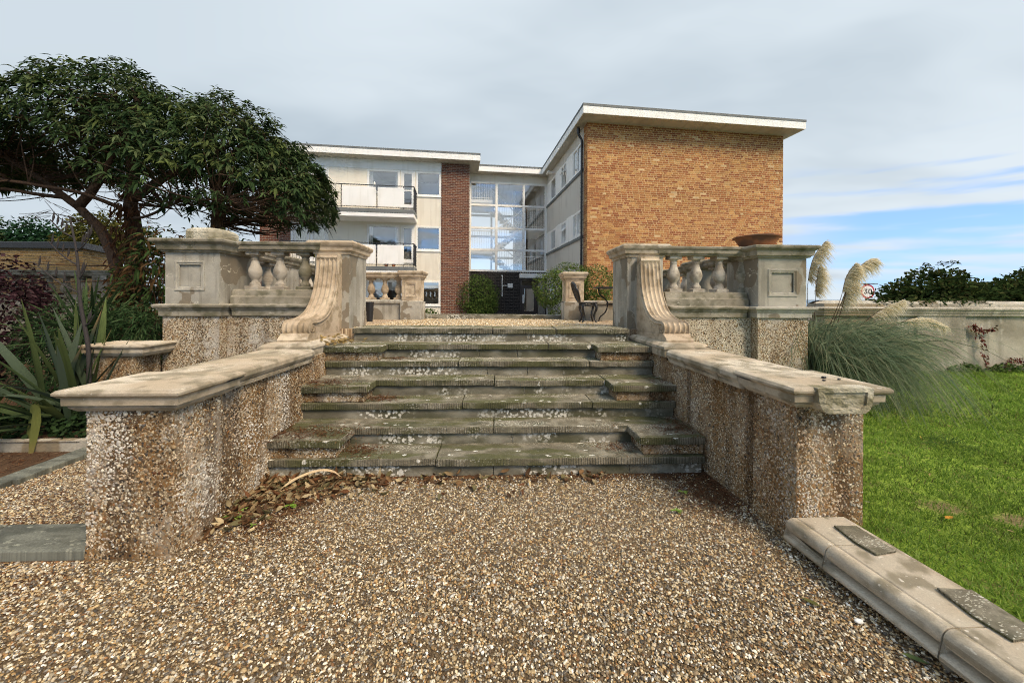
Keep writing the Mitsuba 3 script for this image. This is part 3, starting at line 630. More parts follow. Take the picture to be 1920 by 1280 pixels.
# far side of the terrace: two short balustrades, each ending in a panelled pier
for side, xa, xb in ((-1, -1.985, -1.60), (1, 1.47, 1.865)):
    y0 = 8.15; zb = 1.035
    bk = thing('balustrade', 'short balustrade ending in a panelled pier at the far left of the terrace' if side < 0 else 'panelled stone pier with bare plinth in front of the bright green bush', 'balustrade')
    q = rect(xa, xb, y0, y0 + .42)
    put('pier_base', loft(offset(q, .025), [(0, .8), (0, 1.42), (-.03, 1.44)]), 'm_render', bk)
    pn = (xa + .075, xb - .075, 1.52, 1.82)
    put('pier', shaft(q, 1.43, 1.90, pn, .015), 'm_stone_warm', bk, smooth=False)
    put('panel_moulding', frame_panel(*pn, y0 + .002), 'm_stone_warm', bk, smooth=False)
    put('pier_cap', loft(q, [(a * .95, b - .16) for a, b in NCAP]), 'm_stone_warm', bk)
    x2 = xa if side < 0 else xb
    f0, f1 = (-3.5, xa) if side < 0 else (xb, 3.5)
    put('plinth', loft(rect(f0, f1 - .0, y0 + .06, y0 + .36), [(0, .8), (0, 1.375), (.04, 1.385), (.045, 1.42), (.02, 1.455), (0, 1.46)]), 'm_render', bk)
    if side < 0:
        put('rail', loft(rect(f0, f1 + .02, y0 + .1, y0 + .32), [(a, b - .165) for a, b in RAILP]), 'm_stone_warm', bk)
        for x in (-2.10, -2.39, -2.68, -2.97, -3.26): copy_part('baluster', mikit.ply(baluster_mesh(.462), 'm_stone_warm', smooth=40), bk, tr(x, y0 + .21, 1.457))
put('terrace_kerb', bx(-1.65, 1.5, 8.72, 8.95, .6, 1.128, .01), 'm_riser', label='low stone kerb across the far edge of the terrace', cat='kerb')
put('black_bin', xf(lathe([(0, 0), (.085, 0), (.115, .34), (.125, .345), (.125, .37), (.105, .37), (.08, .03), (0, .03)], 20), tr(-2.335, 7.2, 1.05, 0, (.62, .62, 1))), 'm_black', label='small black plastic pot standing behind the left newel', cat='pot')

# left: stub wall, slabs, edging
sw = thing('garden_stub_wall', 'short low pebbledash wall with a moulded stone cap against the left retaining wall', 'wall')
put('wall', loft(rect(-4.42, -3.97, 4.40, 4.72), [(0, -.05), (0, .875)]), 'm_pebble', sw)
for s in split(loft(rect(-4.42, -3.9, 4.40, 4.72), [(a * .85, z - .012) for a, z in CAP]), 0, [-4.2]): put('cap_stone', s, 'm_stone', sw)
sl = thing('slate_step', 'broad grey-green slate slab laid across the gravel path left of the near pier', 'slab')
for i, (a, b) in enumerate(((-3.9, -3.08), (-3.07, -2.335))): put('slab', rbox((a, 2.285, -.03), (b, 2.562, .055), .008, .05, .004, 5, 90 + i), 'm_flag', sl)
se = thing('slate_kerb', 'narrow grey-green slate strip running along the left edge of the gravel path', 'kerb')
for i, (a, b) in enumerate(((1.6, 2.5), (2.51, 3.2), (3.21, 3.93))): put('slab', rbox((-4.07 + .05 * i, a, -.03), (-3.86 + .04 * i, b, .045), .008, .05, .004, 5, 95 + i), 'm_flag', se)
put('concrete_edging', bx(-9, -3.8, 3.87, 3.93, -.02, .115, .006), 'm_wall', label='low concrete edging strip in front of the planting bed', cat='edging')

# ---------------------------------------------------------------- the garden wall on the right
gw = thing('garden_wall', 'long stained rendered garden wall with moulded coping behind the lawn', 'wall')
put('wall', loft(rect(6.3, 16, 7.15, 7.5), [(0, -.1), (0, 1.20)]), 'm_wall', gw)
put('pilaster', loft(rect(8.12, 9.10, 7.11, 7.2), [(0, -.1), (0, 1.20)]), 'm_wall', gw)
put('pilaster', loft(rect(12.2, 13.1, 7.11, 7.2), [(0, -.1), (0, 1.20)]), 'm_wall', gw)
WP = [(0, 1.195), (.012, 1.205), (.014, 1.25), (.03, 1.26), (.035, 1.30), (.055, 1.315), (.06, 1.345), (.02, 1.36), (.0, 1.365), (-.015, 1.37), (-.03, 1.43), (-.09, 1.475), (-.15, 1.49)]
for s in split(loft(rect(6.25, 16.05, 7.10, 7.55), WP), 0, [8.12, 9.6, 11.1, 12.6, 14.1]): put('coping_stone', s, 'm_wall', gw)

# ---------------------------------------------------------------- the apartment building (own frame: u along the front, v into depth)
BR = math.radians(5.5); TB = tr(3.141, 13.3, 0, BR)
ab = thing('apartment_building', 'three-storey flat-roofed apartment block with orange brick end wall, glazed stairwell and white balconies', 'building')
def bput(name, mesh, mt, parent=ab, **kw): return put(name, mesh, mt, parent, to=TB, **kw)
ZB, ZS, ZF = .60, 7.65, 7.99
def facade(u0, u1, z0, z1, holes, v0, v1):
    p = sbox(u0, z0, u1, z1).difference(unary_union([sbox(*h) for h in holes]) if holes else Polygon())
    ms = []
    for g in getattr(p, 'geoms', [p]):
        m = trimesh.creation.extrude_polygon(g, v1 - v0, engine='earcut'); v = np.array(m.vertices)
        ms.append((np.c_[v[:, 0], v1 - v[:, 2], v[:, 1]], np.array(m.faces)))
    return cat(*ms)
def swap(m):  # a mesh laid out on the front (u, v) turned onto the side wall: u -> v
    v, f = tomesh(m); return np.c_[v[:, 1], v[:, 0], v[:, 2]], f[:, ::-1]

def brickwork(u0, u1, z0, z1, pal, pw, rng, flemish, holes=(), L=.213, H=.062, J=.0135, zoff=0.):
    """brick rectangles (u0,u1,z0,z1,colour) in courses"""
    out = []; k = 0; z = z0 + zoff
    while z + H <= z1 + .02:
        u = u0 - (0 if k % 2 else L / 2) - (rng.choice([0, .055]) if flemish else 0); i = 0
        while u < u1:
            l = L
            if flemish and rng.random() < .33: l = .1025
            a, b = max(u, u0), min(u + l, u1)
            if b - a > .03 and not any(b > h[0] and a < h[2] and z + H > h[1] and z < h[3] for h in holes):
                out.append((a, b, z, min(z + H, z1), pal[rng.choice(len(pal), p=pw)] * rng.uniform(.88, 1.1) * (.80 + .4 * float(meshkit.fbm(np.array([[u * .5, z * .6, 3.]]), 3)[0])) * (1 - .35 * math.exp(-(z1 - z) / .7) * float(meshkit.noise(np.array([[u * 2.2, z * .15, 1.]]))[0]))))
            u += l + J; i += 1
        z += H + J; k += 1
    return out
def brick_mesh(bs, v, proud=.007, side=False):
    A = np.array([b[:4] for b in bs]); n = len(A); c = .004
    rg = np.random.default_rng(len(bs)); pr = proud * rg.uniform(.6, 1.3, n)
    def ring(d, y): return [np.stack([A[:, 0] + d, y, A[:, 2] + d], 1), np.stack([A[:, 1] - d, y, A[:, 2] + d], 1), np.stack([A[:, 1] - d, y, A[:, 3] - d], 1), np.stack([A[:, 0] + d, y, A[:, 3] - d], 1)]
    V = np.stack(ring(0, np.full(n, v)) + ring(c, v - pr), 1)
    q = np.array([[4, 5, 6], [4, 6, 7], [0, 1, 5], [0, 5, 4], [1, 2, 6], [1, 6, 5], [2, 3, 7], [2, 7, 6], [3, 0, 4], [3, 4, 7]])
    F = (q[None] + 8 * np.arange(n)[:, None, None]).reshape(-1, 3)
    col = np.repeat(np.array([b[4] for b in bs]), 8, 0)
    m = (V.reshape(-1, 3), F)
    return (swap(m) if side else m), col
UNIT = {}
def brick_parts(bs, v, parent, TW, eye, nmax, mt='m_brick'):
    """the nearest bricks as parts of their own, the rest as one part"""
    cen = np.array([[(b[0] + b[1]) / 2, v, (b[2] + b[3]) / 2, 1] for b in bs]) @ TW.T
    order = np.argsort(np.linalg.norm(cen[:, :3] - eye, axis=1) - np.array([b[1] - b[0] for b in bs]) * 8)
    for i in order[:nmax]:
        b = bs[i]; key = tuple(np.round(b[4], 2))
        if key not in UNIT:
            m, c = brick_mesh([(0, 1, 0, 1, b[4])], 0., 1.); UNIT[key] = mikit.ply(m, mt, smooth=False, color=c)
        copy_part('brick', UNIT[key], parent, TW @ tr(b[0], v, b[2], 0, (b[1] - b[0], .009, b[3] - b[2])))
    rest = [bs[i] for i in order[nmax:]]
    if rest:
        m, c = brick_mesh(rest, v); put('brickwork', m, mt, parent, smooth=False, color=c, to=TW, kind='stuff', label='the remaining bricks of this wall')
rgb = np.random.default_rng(21)
OPAL = np.array([(.47, .25, .095), (.42, .205, .08), (.33, .135, .055), (.29, .105, .046), (.375, .165, .065), (.58, .41, .23), (.49, .29, .125), (.24, .085, .042)]); OPW = np.array([.13, .17, .25, .16, .20, .02, .05, .02])
ew = bput('end_wall', bx(.004, 7.62, 0.012, .3, ZB, ZS + .02), 'm_mortar', label='orange and yellow brick end wall')
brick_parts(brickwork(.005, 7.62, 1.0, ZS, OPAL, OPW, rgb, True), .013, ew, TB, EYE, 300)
bs = brickwork(.0, .40, 1.0, ZS, OPAL * .95, OPW, rgb, True)
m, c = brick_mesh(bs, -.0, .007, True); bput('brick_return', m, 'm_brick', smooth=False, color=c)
bput('brick_return_core', bx(.0, .012, .013, .40, ZB, ZS + .01), 'm_mortar')
RPAL = np.array([(.145, .055, .036), (.18, .068, .04), (.115, .045, .032), (.21, .085, .05)]); RPW = np.array([.35, .3, .2, .15])
for a, b in ((-5.23, -3.965), (-12.88, -11.66)):
    bput('brick_panel', bx(a, b, 4.86, 5.2, ZB, ZS + .01), 'm_mortar_grey')
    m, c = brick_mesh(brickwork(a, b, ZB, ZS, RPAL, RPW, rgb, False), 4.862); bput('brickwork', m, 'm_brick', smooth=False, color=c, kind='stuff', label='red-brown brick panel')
bput('brick_panel_return', bx(-3.965, -3.95, 4.87, 6.3, ZB, ZS), 'm_mortar_grey')
DP = np.array([(.028, .024, .023), (.04, .034, .032), (.02, .018, .018)])
bput('dark_brick_wall', bx(-3.95, -1.36, 6.25, 6.5, ZB, 2.86), 'm_mortar_dark')
m, c = brick_mesh(brickwork(-3.95, -1.36, ZB, 2.85, DP, np.array([.5, .3, .2]), rgb, False), 6.252); bput('brickwork', m, 'm_brick', smooth=False, color=c, kind='stuff', label='dark grey brickwork beside the entrance door')

# windows: frame, pane, and a dark room behind
rooms = []
def window(u0, u1, z0, z1, v, side=False, fw=.08, mull=(), trans=(), blind=None, curtain=None, name='window', parent=ab, wide=None):
    g = swap if side else (lambda m: m)
    fr = [bx(u0, u1, v - .015, v + .06, z0, z0 + fw), bx(u0, u1, v - .015, v + .06, z1 - fw, z1), bx(u0, u0 + fw, v - .012, v + .06, z0 + fw, z1 - fw), bx(u1 - fw, u1, v - .012, v + .06, z0 + fw, z1 - fw)]
    fr += [bx(a - .03, a + .03, v - .012, v + .06, z0 + fw, z1 - fw) for a in mull] + [bx(u0 + fw, u1 - fw, v - .010, v + .06, a - .025, a + .025) for a in trans]
    w = bput(name, g(cat(*fr)), 'm_white', parent, smooth=False)
    us = [u0 + fw] + list(mull) + [u1 - fw]
    for a, b in zip(us[:-1], us[1:]):
        q = np.array([[a, v + .02, z0 + fw], [b, v + .02, z0 + fw], [b, v + .02, z1 - fw], [a, v + .02, z1 - fw]])
        bput('pane', g((q, np.array([[0, 1, 2, 3]]))), 'm_glass', w, smooth=False)
    def quad(a, b, c, d, vv): return g((np.array([[a, vv, c], [b, vv, c], [b, vv, d], [a, vv, d]]), np.array([[0, 1, 2, 3]])))
    if blind: bput('blind', quad(u0 + fw, u1 - fw, z1 - (z1 - z0) * blind, z1, v + .12), 'm_blind', w, smooth=False)
    if curtain:
        for a, b, mt in curtain: bput('curtain', quad(u0 + (u1 - u0) * a, u0 + (u1 - u0) * b, z0, z1, v + .16), mt, w, smooth=False)
    if not side: bput('sill', g(bx(u0 - .03, u1 + .03, v - .05, v + .0, z0 - .04, z0 - .002)), 'm_white', w, smooth=False)
# left block
VF = 4.9
colA = [(-6.36, 1.15, -5.255, 2.27), (-6.36, 3.63, -5.255, 4.75), (-6.36, 6.10, -5.255, 7.21)]
doors = [(-7.02, 3.10, -6.42, 4.75), (-7.02, 5.57, -6.42, 7.21), (-7.02, .66, -6.42, 2.27), (-10.85, 3.10, -10.1, 4.75), (-10.85, 5.57, -10.1, 7.21)]
wide = [(-8.48, 3.72, -7.08, 4.75), (-8.48, 6.18, -7.08, 7.21), (-8.48, 1.2, -7.08, 2.27), (-11.64, 3.72, -10.9, 4.75), (-11.64, 6.18, -10.9, 7.21)]
bput('front_wall', facade(-11.66, -5.235, ZB, ZS + .01, colA + doors + wide, VF, VF + .2), 'm_cream', label='cream rendered front wall')
bput('top_band', bx(-11.66, -5.235, VF - .012, VF, 7.24, ZS), 'm_white')
for z0 in (3.72, 6.18): bput('cream_panel', bx(-10.05, -8.52, VF - .014, VF, z0 - .55, z0 + 1.03, .004), 'm_cream')
C1 = [(0, .16, 'm_curtain'), (.86, 1, 'm_curtain')]
window(*[colA[0][i] for i in (0, 2, 1, 3)], VF, blind=.28); window(*[colA[1][i] for i in (0, 2, 1, 3)], VF); window(*[colA[2][i] for i in (0, 2, 1, 3)], VF)
for i, d in enumerate(doors): window(d[0], d[2], d[1], d[3], VF, fw=.13, name='balcony_door' if i != 2 else 'garden_door', curtain=[(0, 1, 'm_olive')] if i == 3 else None, trans=[d[1] + .75])
for i, d in enumerate(wide): window(d[0], d[2], d[1], d[3], VF, blind=.4 if i == 2 else None, curtain=[(.2, 1, 'm_olive')] if i == 3 else (C1 if i < 2 else None))
rooms.append(bx(-11.7, -5.2, VF + .2, VF + 3.2, ZB, ZS)); 
for zf, nm in ((4.87, 'upper'), (2.47, 'lower')):
    a, b = -11.62, -6.31
    bc = bput('balcony', bx(a, b, 3.72, VF, zf, zf + .17, .006), 'm_white', label=f'{nm} balcony with white panels and dark metal railing')
    bput('balcony_deck', bx(a - .015, b + .015, 3.70, VF - .001, zf + .171, zf + .33, .004), 'm_lead', bc)
    zt = zf + 1.33; zr = zf + .42
    bars = [bx(a, b, 3.755, 3.785, zt - .03, zt), bx(a, b, 3.76, 3.78, zr - .02, zr), bx(b - .03, b, 3.785, VF, zt - .03, zt), bx(b - .028, b - .008, 3.785, VF, zr - .02, zr)]
    for u in (a + .015, -9.9, -9.25, -7.83, -6.75, b - .015): bars.append(bx(u - .014, u + .014, 3.757, 3.783, zf + .33, zt - .03))
    bput('railing', cat(*bars), 'm_black', bc, smooth=False)
    for y in np.arange(3.9, VF, .115): bput('baluster_bar', bx(b - .024, b - .012, y - .006, y + .006, zr, zt - .03), 'm_black', bc, smooth=False)
    for u in np.arange(a + .12, -9.9, .13): bput('baluster_bar', bx(u - .006, u + .006, 3.764, 3.776, zr, zt - .03), 'm_black', bc, smooth=False)
    for u in np.arange(-9.78, -9.3, .16): bput('baluster_bar', bx(u - .006, u + .006, 3.764, 3.776, zr, zt - .03), 'm_black', bc, smooth=False)
    for p0, p1 in ((-9.2, -7.87), (-7.79, -6.72)): bput('white_panel', bx(p0, p1, 3.735, 3.748, zr + .02, zt - .10, .002), 'm_white', bc)
    if zf > 4: bput('candle_jar', xf(lathe([(0, 0), (.04, 0), (.04, .09), (.02, .11), (.02, .14), (0, .14)], 10), tr(-7.93, 3.77, zt)), 'm_white', bc)
    else:
        for u in (-7.45, -7.15): bput('flower_pot', xf(lathe([(0, 0), (.06, 0), (.085, .13), (.09, .15), (0, .15)], 12), tr(u, 3.83, zf + .33)), 'm_terracotta', bc)
bput('satellite_dish', xf(lathe([(0, 0), (.12, .02), (.22, .07), (.30, .14), (.305, .145), (.22, .085), (.12, .035), (0, .015)], 24), tr(-9.95, 4.72, 3.15) @ np.array([[1, 0, 0, 0], [0, .35, -.94, 0], [0, .94, .35, 0], [0, 0, 0, 1.]])), 'm_lead', label='grey satellite dish on the front wall')
# right wing: side wall with two rows of windows
SV = 6.26
sw_h = [(.60, 6.20, 1.72, 7.22), (2.62, 6.20, 3.47, 7.22), (4.42, 6.20, 5.4, 7.22), (.60, 3.80, 1.72, 4.76), (2.62, 3.80, 3.47, 4.76), (4.42, 3.80, 5.4, 4.76), (4.2, 1.2, 5.5, 2.2)]
bput('side_wall', swap(facade(.40, SV + .3, ZB, ZS + .01, sw_h, .0, .2)), 'm_grey_render', label='grey rendered side wall with white window strips')
for z0, z1 in ((6.12, 7.26), (3.72, 4.80)):
    for a, b in ((1.74, 2.60), (3.49, 4.40), (5.42, 6.2)): bput('white_panel', swap(bx(a, b, -.012, -.0005, z0 + .06, z1)), 'm_white', smooth=False)
    bput('window_ledge', swap(bx(.42, 6.22, -.05, -.0005, z0 - .05, z0 + .055)), 'm_lead', smooth=False)
for h in sw_h: window(h[0], h[2], h[1], h[3], -.0, True, mull=[(h[0] + h[2]) / 2] if h[0] in (.60, 2.62) else (), curtain=[(.3, 1, 'm_curtain')] if h[0] == .60 else None)
for z in (6.93, 4.48):   # open top lights, tilted outwards
    q = np.array([(-.02, z), (-.20, z - .17), (-.17, z - .20), (.0, z - .04)])
    bput('open_top_light', extr(q, 2.66, 3.02, 'y'), 'm_white', smooth=False)
rooms.append(swap(bx(.42, SV + .3, .2, 3, ZB, ZS)))
for r in rooms:
    v, f = tomesh(r)
    c = v.mean(0); k = np.ones(len(f), bool)
    n = np.cross(v[f[:, 1]] - v[f[:, 0]], v[f[:, 2]] - v[f[:, 0]]); fc = v[f].mean(1)
    near = (np.abs(fc[:, 1] - (VF + .2)) < .01) if r is rooms[0] else (np.abs(fc[:, 0] - .2) < .01)
    bput('room_interior', (v, f[~near][:, ::-1]), 'm_room', smooth=False)
for z in (3.0, 5.48): bput('floor_slab', bx(-11.69, -5.21, VF + .21, VF + 3.1, z - .2, z), 'm_room'); bput('floor_slab', bx(.21, 2.9, .45, SV + .2, z - .2, z), 'm_room')
# roofs: deep white fascia, grey edge strip
def roof(poly, name):
    poly = ccw(poly)
    bput(name, loft(poly, [(0, ZS), (0, ZS + .245)]), 'm_white', smooth=False)
    bput('roof_edge', loft(poly, [(.012, ZS + .247), (.012, ZF - .012), (-.05, ZF), (-.3, ZF + .005)]), 'm_lead', smooth=False)
roof([(-.36, -.62), (7.95, -.62), (7.95, 13), (-13.3, 13), (-13.3, 4.35), (-3.5, 4.35), (-3.5, 5.75), (-.36, 5.75)], 'roof')
bput('soffit', loft(ccw([(-.33, -.59), (7.92, -.59), (7.92, 13), (-13.27, 13), (-13.27, 4.38), (-3.53, 4.38), (-3.53, 5.78), (-.33, 5.78)]), [(0, ZS - .006), (0, ZS - .001)]), 'm_soffit', smooth=False)
bput('back_wall', bx(.2, 7.62, 6.9, 7.1, ZB, ZS), 'm_cream'); bput('far_wall', bx(7.42, 7.615, .32, 6.9, ZB, ZS), 'm_cream')
# glazed stairwell
us, zs = [-3.94, -2.58, -1.20, .0], [2.87, 3.91, 4.99, 6.13, 7.25]
gz = bput('stairwell_glazing', cat(*[bx(u - .055, u + .055, SV - .05, SV + .06, zs[0] - .02, zs[-1] + .05) for u in (-3.89, -2.58, -1.20, -.06)]), 'm_white', smooth=False, label='tall white glazed screen of the stairwell')
for z in zs: bput('transom', bx(-3.94, -.005, SV - .044, SV + .054, z - .048, z + .048), 'm_white', gz, smooth=False)
for i in range(3):
    for j in range(4):
        tl = rgb.normal(0, .004, 2); q = np.array([[us[i], SV + .01, zs[j]], [us[i + 1], SV + .01 + tl[0], zs[j]], [us[i + 1], SV + .01 + tl[0] + tl[1], zs[j + 1]], [us[i], SV + .01 + tl[1], zs[j + 1]]])
        bput('pane', (q, np.array([[0, 1, 2, 3]])), 'm_glass', gz, smooth=False)
bput('glazing_head', bx(-3.95, 0, SV - .02, SV + .2, 7.285, ZS + .004), 'm_cream'); 
for z in (2.62, 5.06): bput('stair_landing', bx(-1.25, .0, 6.45, 8.9, z - .16, z), 'm_white', smooth=False)
bput('stair_landing', bx(-3.94, -2.75, 6.45, 8.9, 3.72, 3.88), 'm_white', smooth=False); bput('stair_landing', bx(-3.94, -2.75, 6.45, 8.9, 6.3, 6.45), 'm_white', smooth=False)
def flight(ua, za, ub, zb, v0, v1):
    n = 8; du, dz = (ub - ua) / n, (zb - za) / n
    ms = [bx(min(ua + i * du, ua + (i + 1) * du + .02), max(ua + i * du, ua + (i + 1) * du + .02), v0, v1, za + i * dz - .05, za + (i + 1) * dz) for i in range(n)]
    bput('stair_flight', cat(*ms), 'm_white', smooth=False)
    rl = [tube([(ua, v0, za + .95), (ub, v0, zb + .95)], .025, 6), tube([(ua, v0, za + .12), (ub, v0, zb + .12)], .018, 6)]
    rl += [tube([(ua + t * (ub - ua), v0, za + t * (zb - za) + .1), (ua + t * (ub - ua), v0, za + t * (zb - za) + .95)], .011, 4) for t in np.linspace(0, 1, 13)]
    bput('stair_rail', cat(*rl), 'm_white', smooth=False)
flight(-2.75, 3.88, -1.25, 5.06, 6.75, 7.7); flight(-1.25, 2.62, -2.75, 3.88, 7.8, 8.8); flight(-1.25, 5.06, -2.75, 6.45, 7.8, 8.8); flight(-2.75, 1.4, -1.25, 2.62, 6.75, 7.7)
def landing_rail(a, b, v, z):
    bput('landing_rail', cat(bx(a, b, v - .02, v + .02, z + .98, z + 1.03), bx(a, b, v - .012, v + .012, z + .08, z + .11), *[bx(u - .01, u + .01, v - .01, v + .01, z, z + .98) for u in np.arange(a + .03, b, .115)]), 'm_white', smooth=False)
landing_rail(-1.2, -.02, 6.5, 5.06); landing_rail(-3.9, -2.75, 6.5, 3.88); landing_rail(-1.2, -.02, 6.5, 2.62); landing_rail(-3.9, -2.75, 6.5, 6.45)
bput('stairwell_wall', bx(-.02, .0, 6.5, 9, ZB, ZS), 'm_room'); bput('stairwell_wall', bx(-3.97, -3.95, 6.5, 9, ZB, ZS), 'm_cream')  # right-hand wall is dark: the weak interior light is put into its colour
bput('rear_glazing', cat(*[bx(u - .05, u + .05, 9.0, 9.1, 2.6, ZS) for u in (-3.9, -2.6, -1.3, -.05)], *[bx(-3.95, 0, 9.0, 9.1, z - .06, z + .06) for z in (2.7, 3.8, 5.0, 6.2)]), 'm_white', smooth=False)
bput('rear_wall', bx(-3.95, 0, 9.0, 9.15, ZB, 2.65), 'm_cream'); bput('rear_wall', bx(-1.25, 0, 8.95, 8.99, 2.66, ZS - .01), 'm_room'); bput('hall_floor', bx(-3.95, 0, 6.5, 9, ZB, ZB + .05), 'm_pave')  # dark wall added before the right rear glazing to keep sky brightness out
# entrance
bput('door_canopy', bx(-1.42, .12, 6.02, 6.25, 2.52, 2.74, .01), 'm_white')
dr_ = bput('entrance_door', cat(bx(-1.36, -1.28, 6.26, 6.36, ZB, 2.52), bx(-.52, -.44, 6.26, 6.36, ZB, 2.52), bx(-.06, .0, 6.26, 6.36, ZB, 2.52), bx(-1.28, -.06, 6.26, 6.36, 2.44, 2.52), bx(-1.28, -.44, 6.26, 6.36, 2.08, 2.16), bx(-1.27, -1.14, 6.27, 6.33, ZB, 2.08), bx(-.64, -.53, 6.27, 6.33, ZB, 2.08), bx(-1.14, -.64, 6.27, 6.33, ZB, .85), bx(-1.14, -.64, 6.27, 6.33, 1.98, 2.08)), 'm_door', smooth=False, label='dark wooden glazed entrance door')
bput('pane', (np.array([[-1.14, 6.30, .85], [-.64, 6.30, .85], [-.64, 6.30, 1.98], [-1.14, 6.30, 1.98]]), np.array([[0, 1, 2, 3]])), 'm_glass', dr_, smooth=False)
bput('pane', (np.array([[-.44, 6.30, .7], [-.06, 6.30, .7], [-.06, 6.30, 2.44], [-.44, 6.30, 2.44]]), np.array([[0, 1, 2, 3]])), 'm_glass', dr_, smooth=False)
bput('handle', bx(-1.245, -1.18, 6.19, 6.26, 1.25, 1.68, .01), 'm_white', dr_)
bput('entry_lamp', cat(tube([(-2.28, 6.18, 1.62), (-2.28, 6.18, 2.62)], .022, 8), tube([(-2.28, 6.18, 2.13), (-1.98, 6.18, 2.13)], .018, 6), bx(-2.0, -1.76, 6.12, 6.24, 2.02, 2.24, .01), tube([(-2.28, 6.18, 1.6), (-2.28, 6.18, 1.66)], .04, 8), tube([(-2.28, 6.18, 2.59), (-2.28, 6.18, 2.65)], .04, 8)), 'm_white', label='cream pipe and box fixed on the dark brickwork')
bput('floodlight', cat(tube([(-.3, 4.6, 7.42), (-.3, 4.95, 7.40)], [.05, .05], 8), bx(-.26, -.0, 4.68, 4.86, 7.36, 7.45, .01)), 'm_white')
bput('downpipe', cat(tube(spline([(-.20, .42, 7.56), (-.20, .42, 7.40), (-.13, .42, 7.28), (-.07, .42, 7.16), (-.07, .42, 6.9)], 4), .045, 8), tube([(-.07, .42, 6.95), (-.07, .42, ZB)], .042, 8), tube([(-.20, .42, 7.42), (-.20, .42, 7.60)], .06, 8)), 'm_black')

# ---------------------------------------------------------------- vegetation
rg = np.random.default_rng(5)
def rdir(n): return unit(rg.standard_normal((n, 3)))
def pick(pal, n, var=.25): return np.array(pal)[rg.integers(0, len(pal), n)] * rg.uniform(1 - var, 1 + var, (n, 1))
GREEN = [(.036, .064, .026), (.046, .078, .031), (.060, .094, .038), (.085, .112, .050), (.028, .050, .021)]
def limb(pts, r0, r1, n=8):
    P = spline(pts, 5); P = P + (meshkit.fbm(P * 3 + 5, 3)[:, None] - .5) * .05; return tube(P, np.linspace(r0, r1, len(P)), n)

def crown_leaves(C, tipdir, per, L, W, pal, droop=.75):
    n = len(C); B = np.repeat(C, per, 0); td = np.repeat(unit(tipdir), per, 0)
    r = rdir(n * per); r -= (r * td).sum(1, keepdims=True) * td
    D = unit(unit(r) * 1.0 + td * rg.uniform(.1, 1.1, (n * per, 1)))
    B = B - td * rg.uniform(0, .12, (n * per, 1)) + D * .01
    col = np.repeat(pick(pal, n, .2), per, 0) * rg.uniform(.75, 1.3, (n * per, 1))
    l = L * np.repeat(rg.uniform(.7, 1.25, n), per) * rg.uniform(.5, 1.15, n * per)
    return leaves(B, D, td + .3 * rdir(n * per) + [0, 0, .5], l, W / L * l, droop * rg.uniform(.5, 1.3, n * per), col, rg)

# the big dark evergreen on the left
tree = thing('evergreen_tree', 'large dark evergreen tree with a broad windswept dome crown above the left pedestal', 'tree')
LI = [([(-6.6, 7.6, 0), (-6.75, 7.5, 1.5), (-6.79, 7.5, 2.65), (-6.8, 7.45, 3.1), (-6.75, 7.4, 3.5), (-6.55, 7.3, 4.3), (-6.5, 7.2, 5.2)], .17, .04),
      ([(-6.95, 7.4, 0), (-6.97, 7.4, 1.45), (-6.98, 7.4, 1.95), (-7.19, 7.4, 2.5), (-7.42, 7.35, 2.9), (-7.8, 7.3, 3.28), (-8.15, 7.2, 3.58), (-9.0, 7.0, 4.2)], .12, .035),
      ([(-7.63, 7.33, 3.12), (-7.17, 7.2, 3.52), (-6.85, 7.1, 3.9), (-6.3, 6.9, 4.6)], .08, .03),
      ([(-6.75, 7.4, 3.4), (-6.5, 7.1, 3.84), (-6.45, 6.9, 4.3), (-6.46, 6.8, 4.9)], .075, .02),
      ([(-6.75, 7.42, 3.3), (-6.3, 7.5, 3.7), (-5.7, 7.6, 4.1), (-4.9, 7.7, 4.6)], .09, .03),
      ([(-5.5, 7.9, 0), (-5.5, 7.8, 2.3), (-5.46, 7.8, 3.2), (-5.4, 7.7, 3.7), (-5.0, 7.6, 4.3), (-4.4, 7.5, 4.6)], .16, .04),
      ([(-5.44, 7.75, 3.3), (-5.7, 7.9, 4.1), (-5.8, 8.0, 5.0)], .09, .03),
      ([(-6.76, 7.4, 2.95), (-6.2, 7.1, 2.93), (-5.4, 6.8, 3.12), (-4.5, 6.6, 3.12)], .03, .010),
      ([(-6.78, 7.4, 3.05), (-7.3, 7.0, 3.3), (-8.2, 6.6, 3.42), (-9.3, 6.4, 3.6)], .04, .012),
      ([(-7.8, 7.3, 3.28), (-8.4, 6.9, 3.3), (-9.2, 6.7, 3.35), (-10.1, 6.5, 3.5)], .035, .010)]
put('trunk', cat(*[limb(p, a, b) for p, a, b in LI[:1]]), 'm_bark', tree, smooth=True)
for p, a, b in LI[1:]: put('limb', limb(p, a, b), 'm_bark', tree, smooth=True)
xt = np.array([-11.6, -9.2, -8.3, -7.3, -6.54, -5.6, -4.9, -4.3, -3.8, -3.3, -3.0]); zt = np.array([4.0, 4.60, 5.05, 5.6, 5.65, 5.35, 5.05, 4.85, 4.4, 3.8, 3.4])
xb = np.array([-11.6, -8, -6.8, -6.2, -5.5, -4.6, -3.4, -3.0]); zb = np.array([3.85, 3.72, 3.5, 3.2, 2.95, 2.88, 2.90, 3.1])
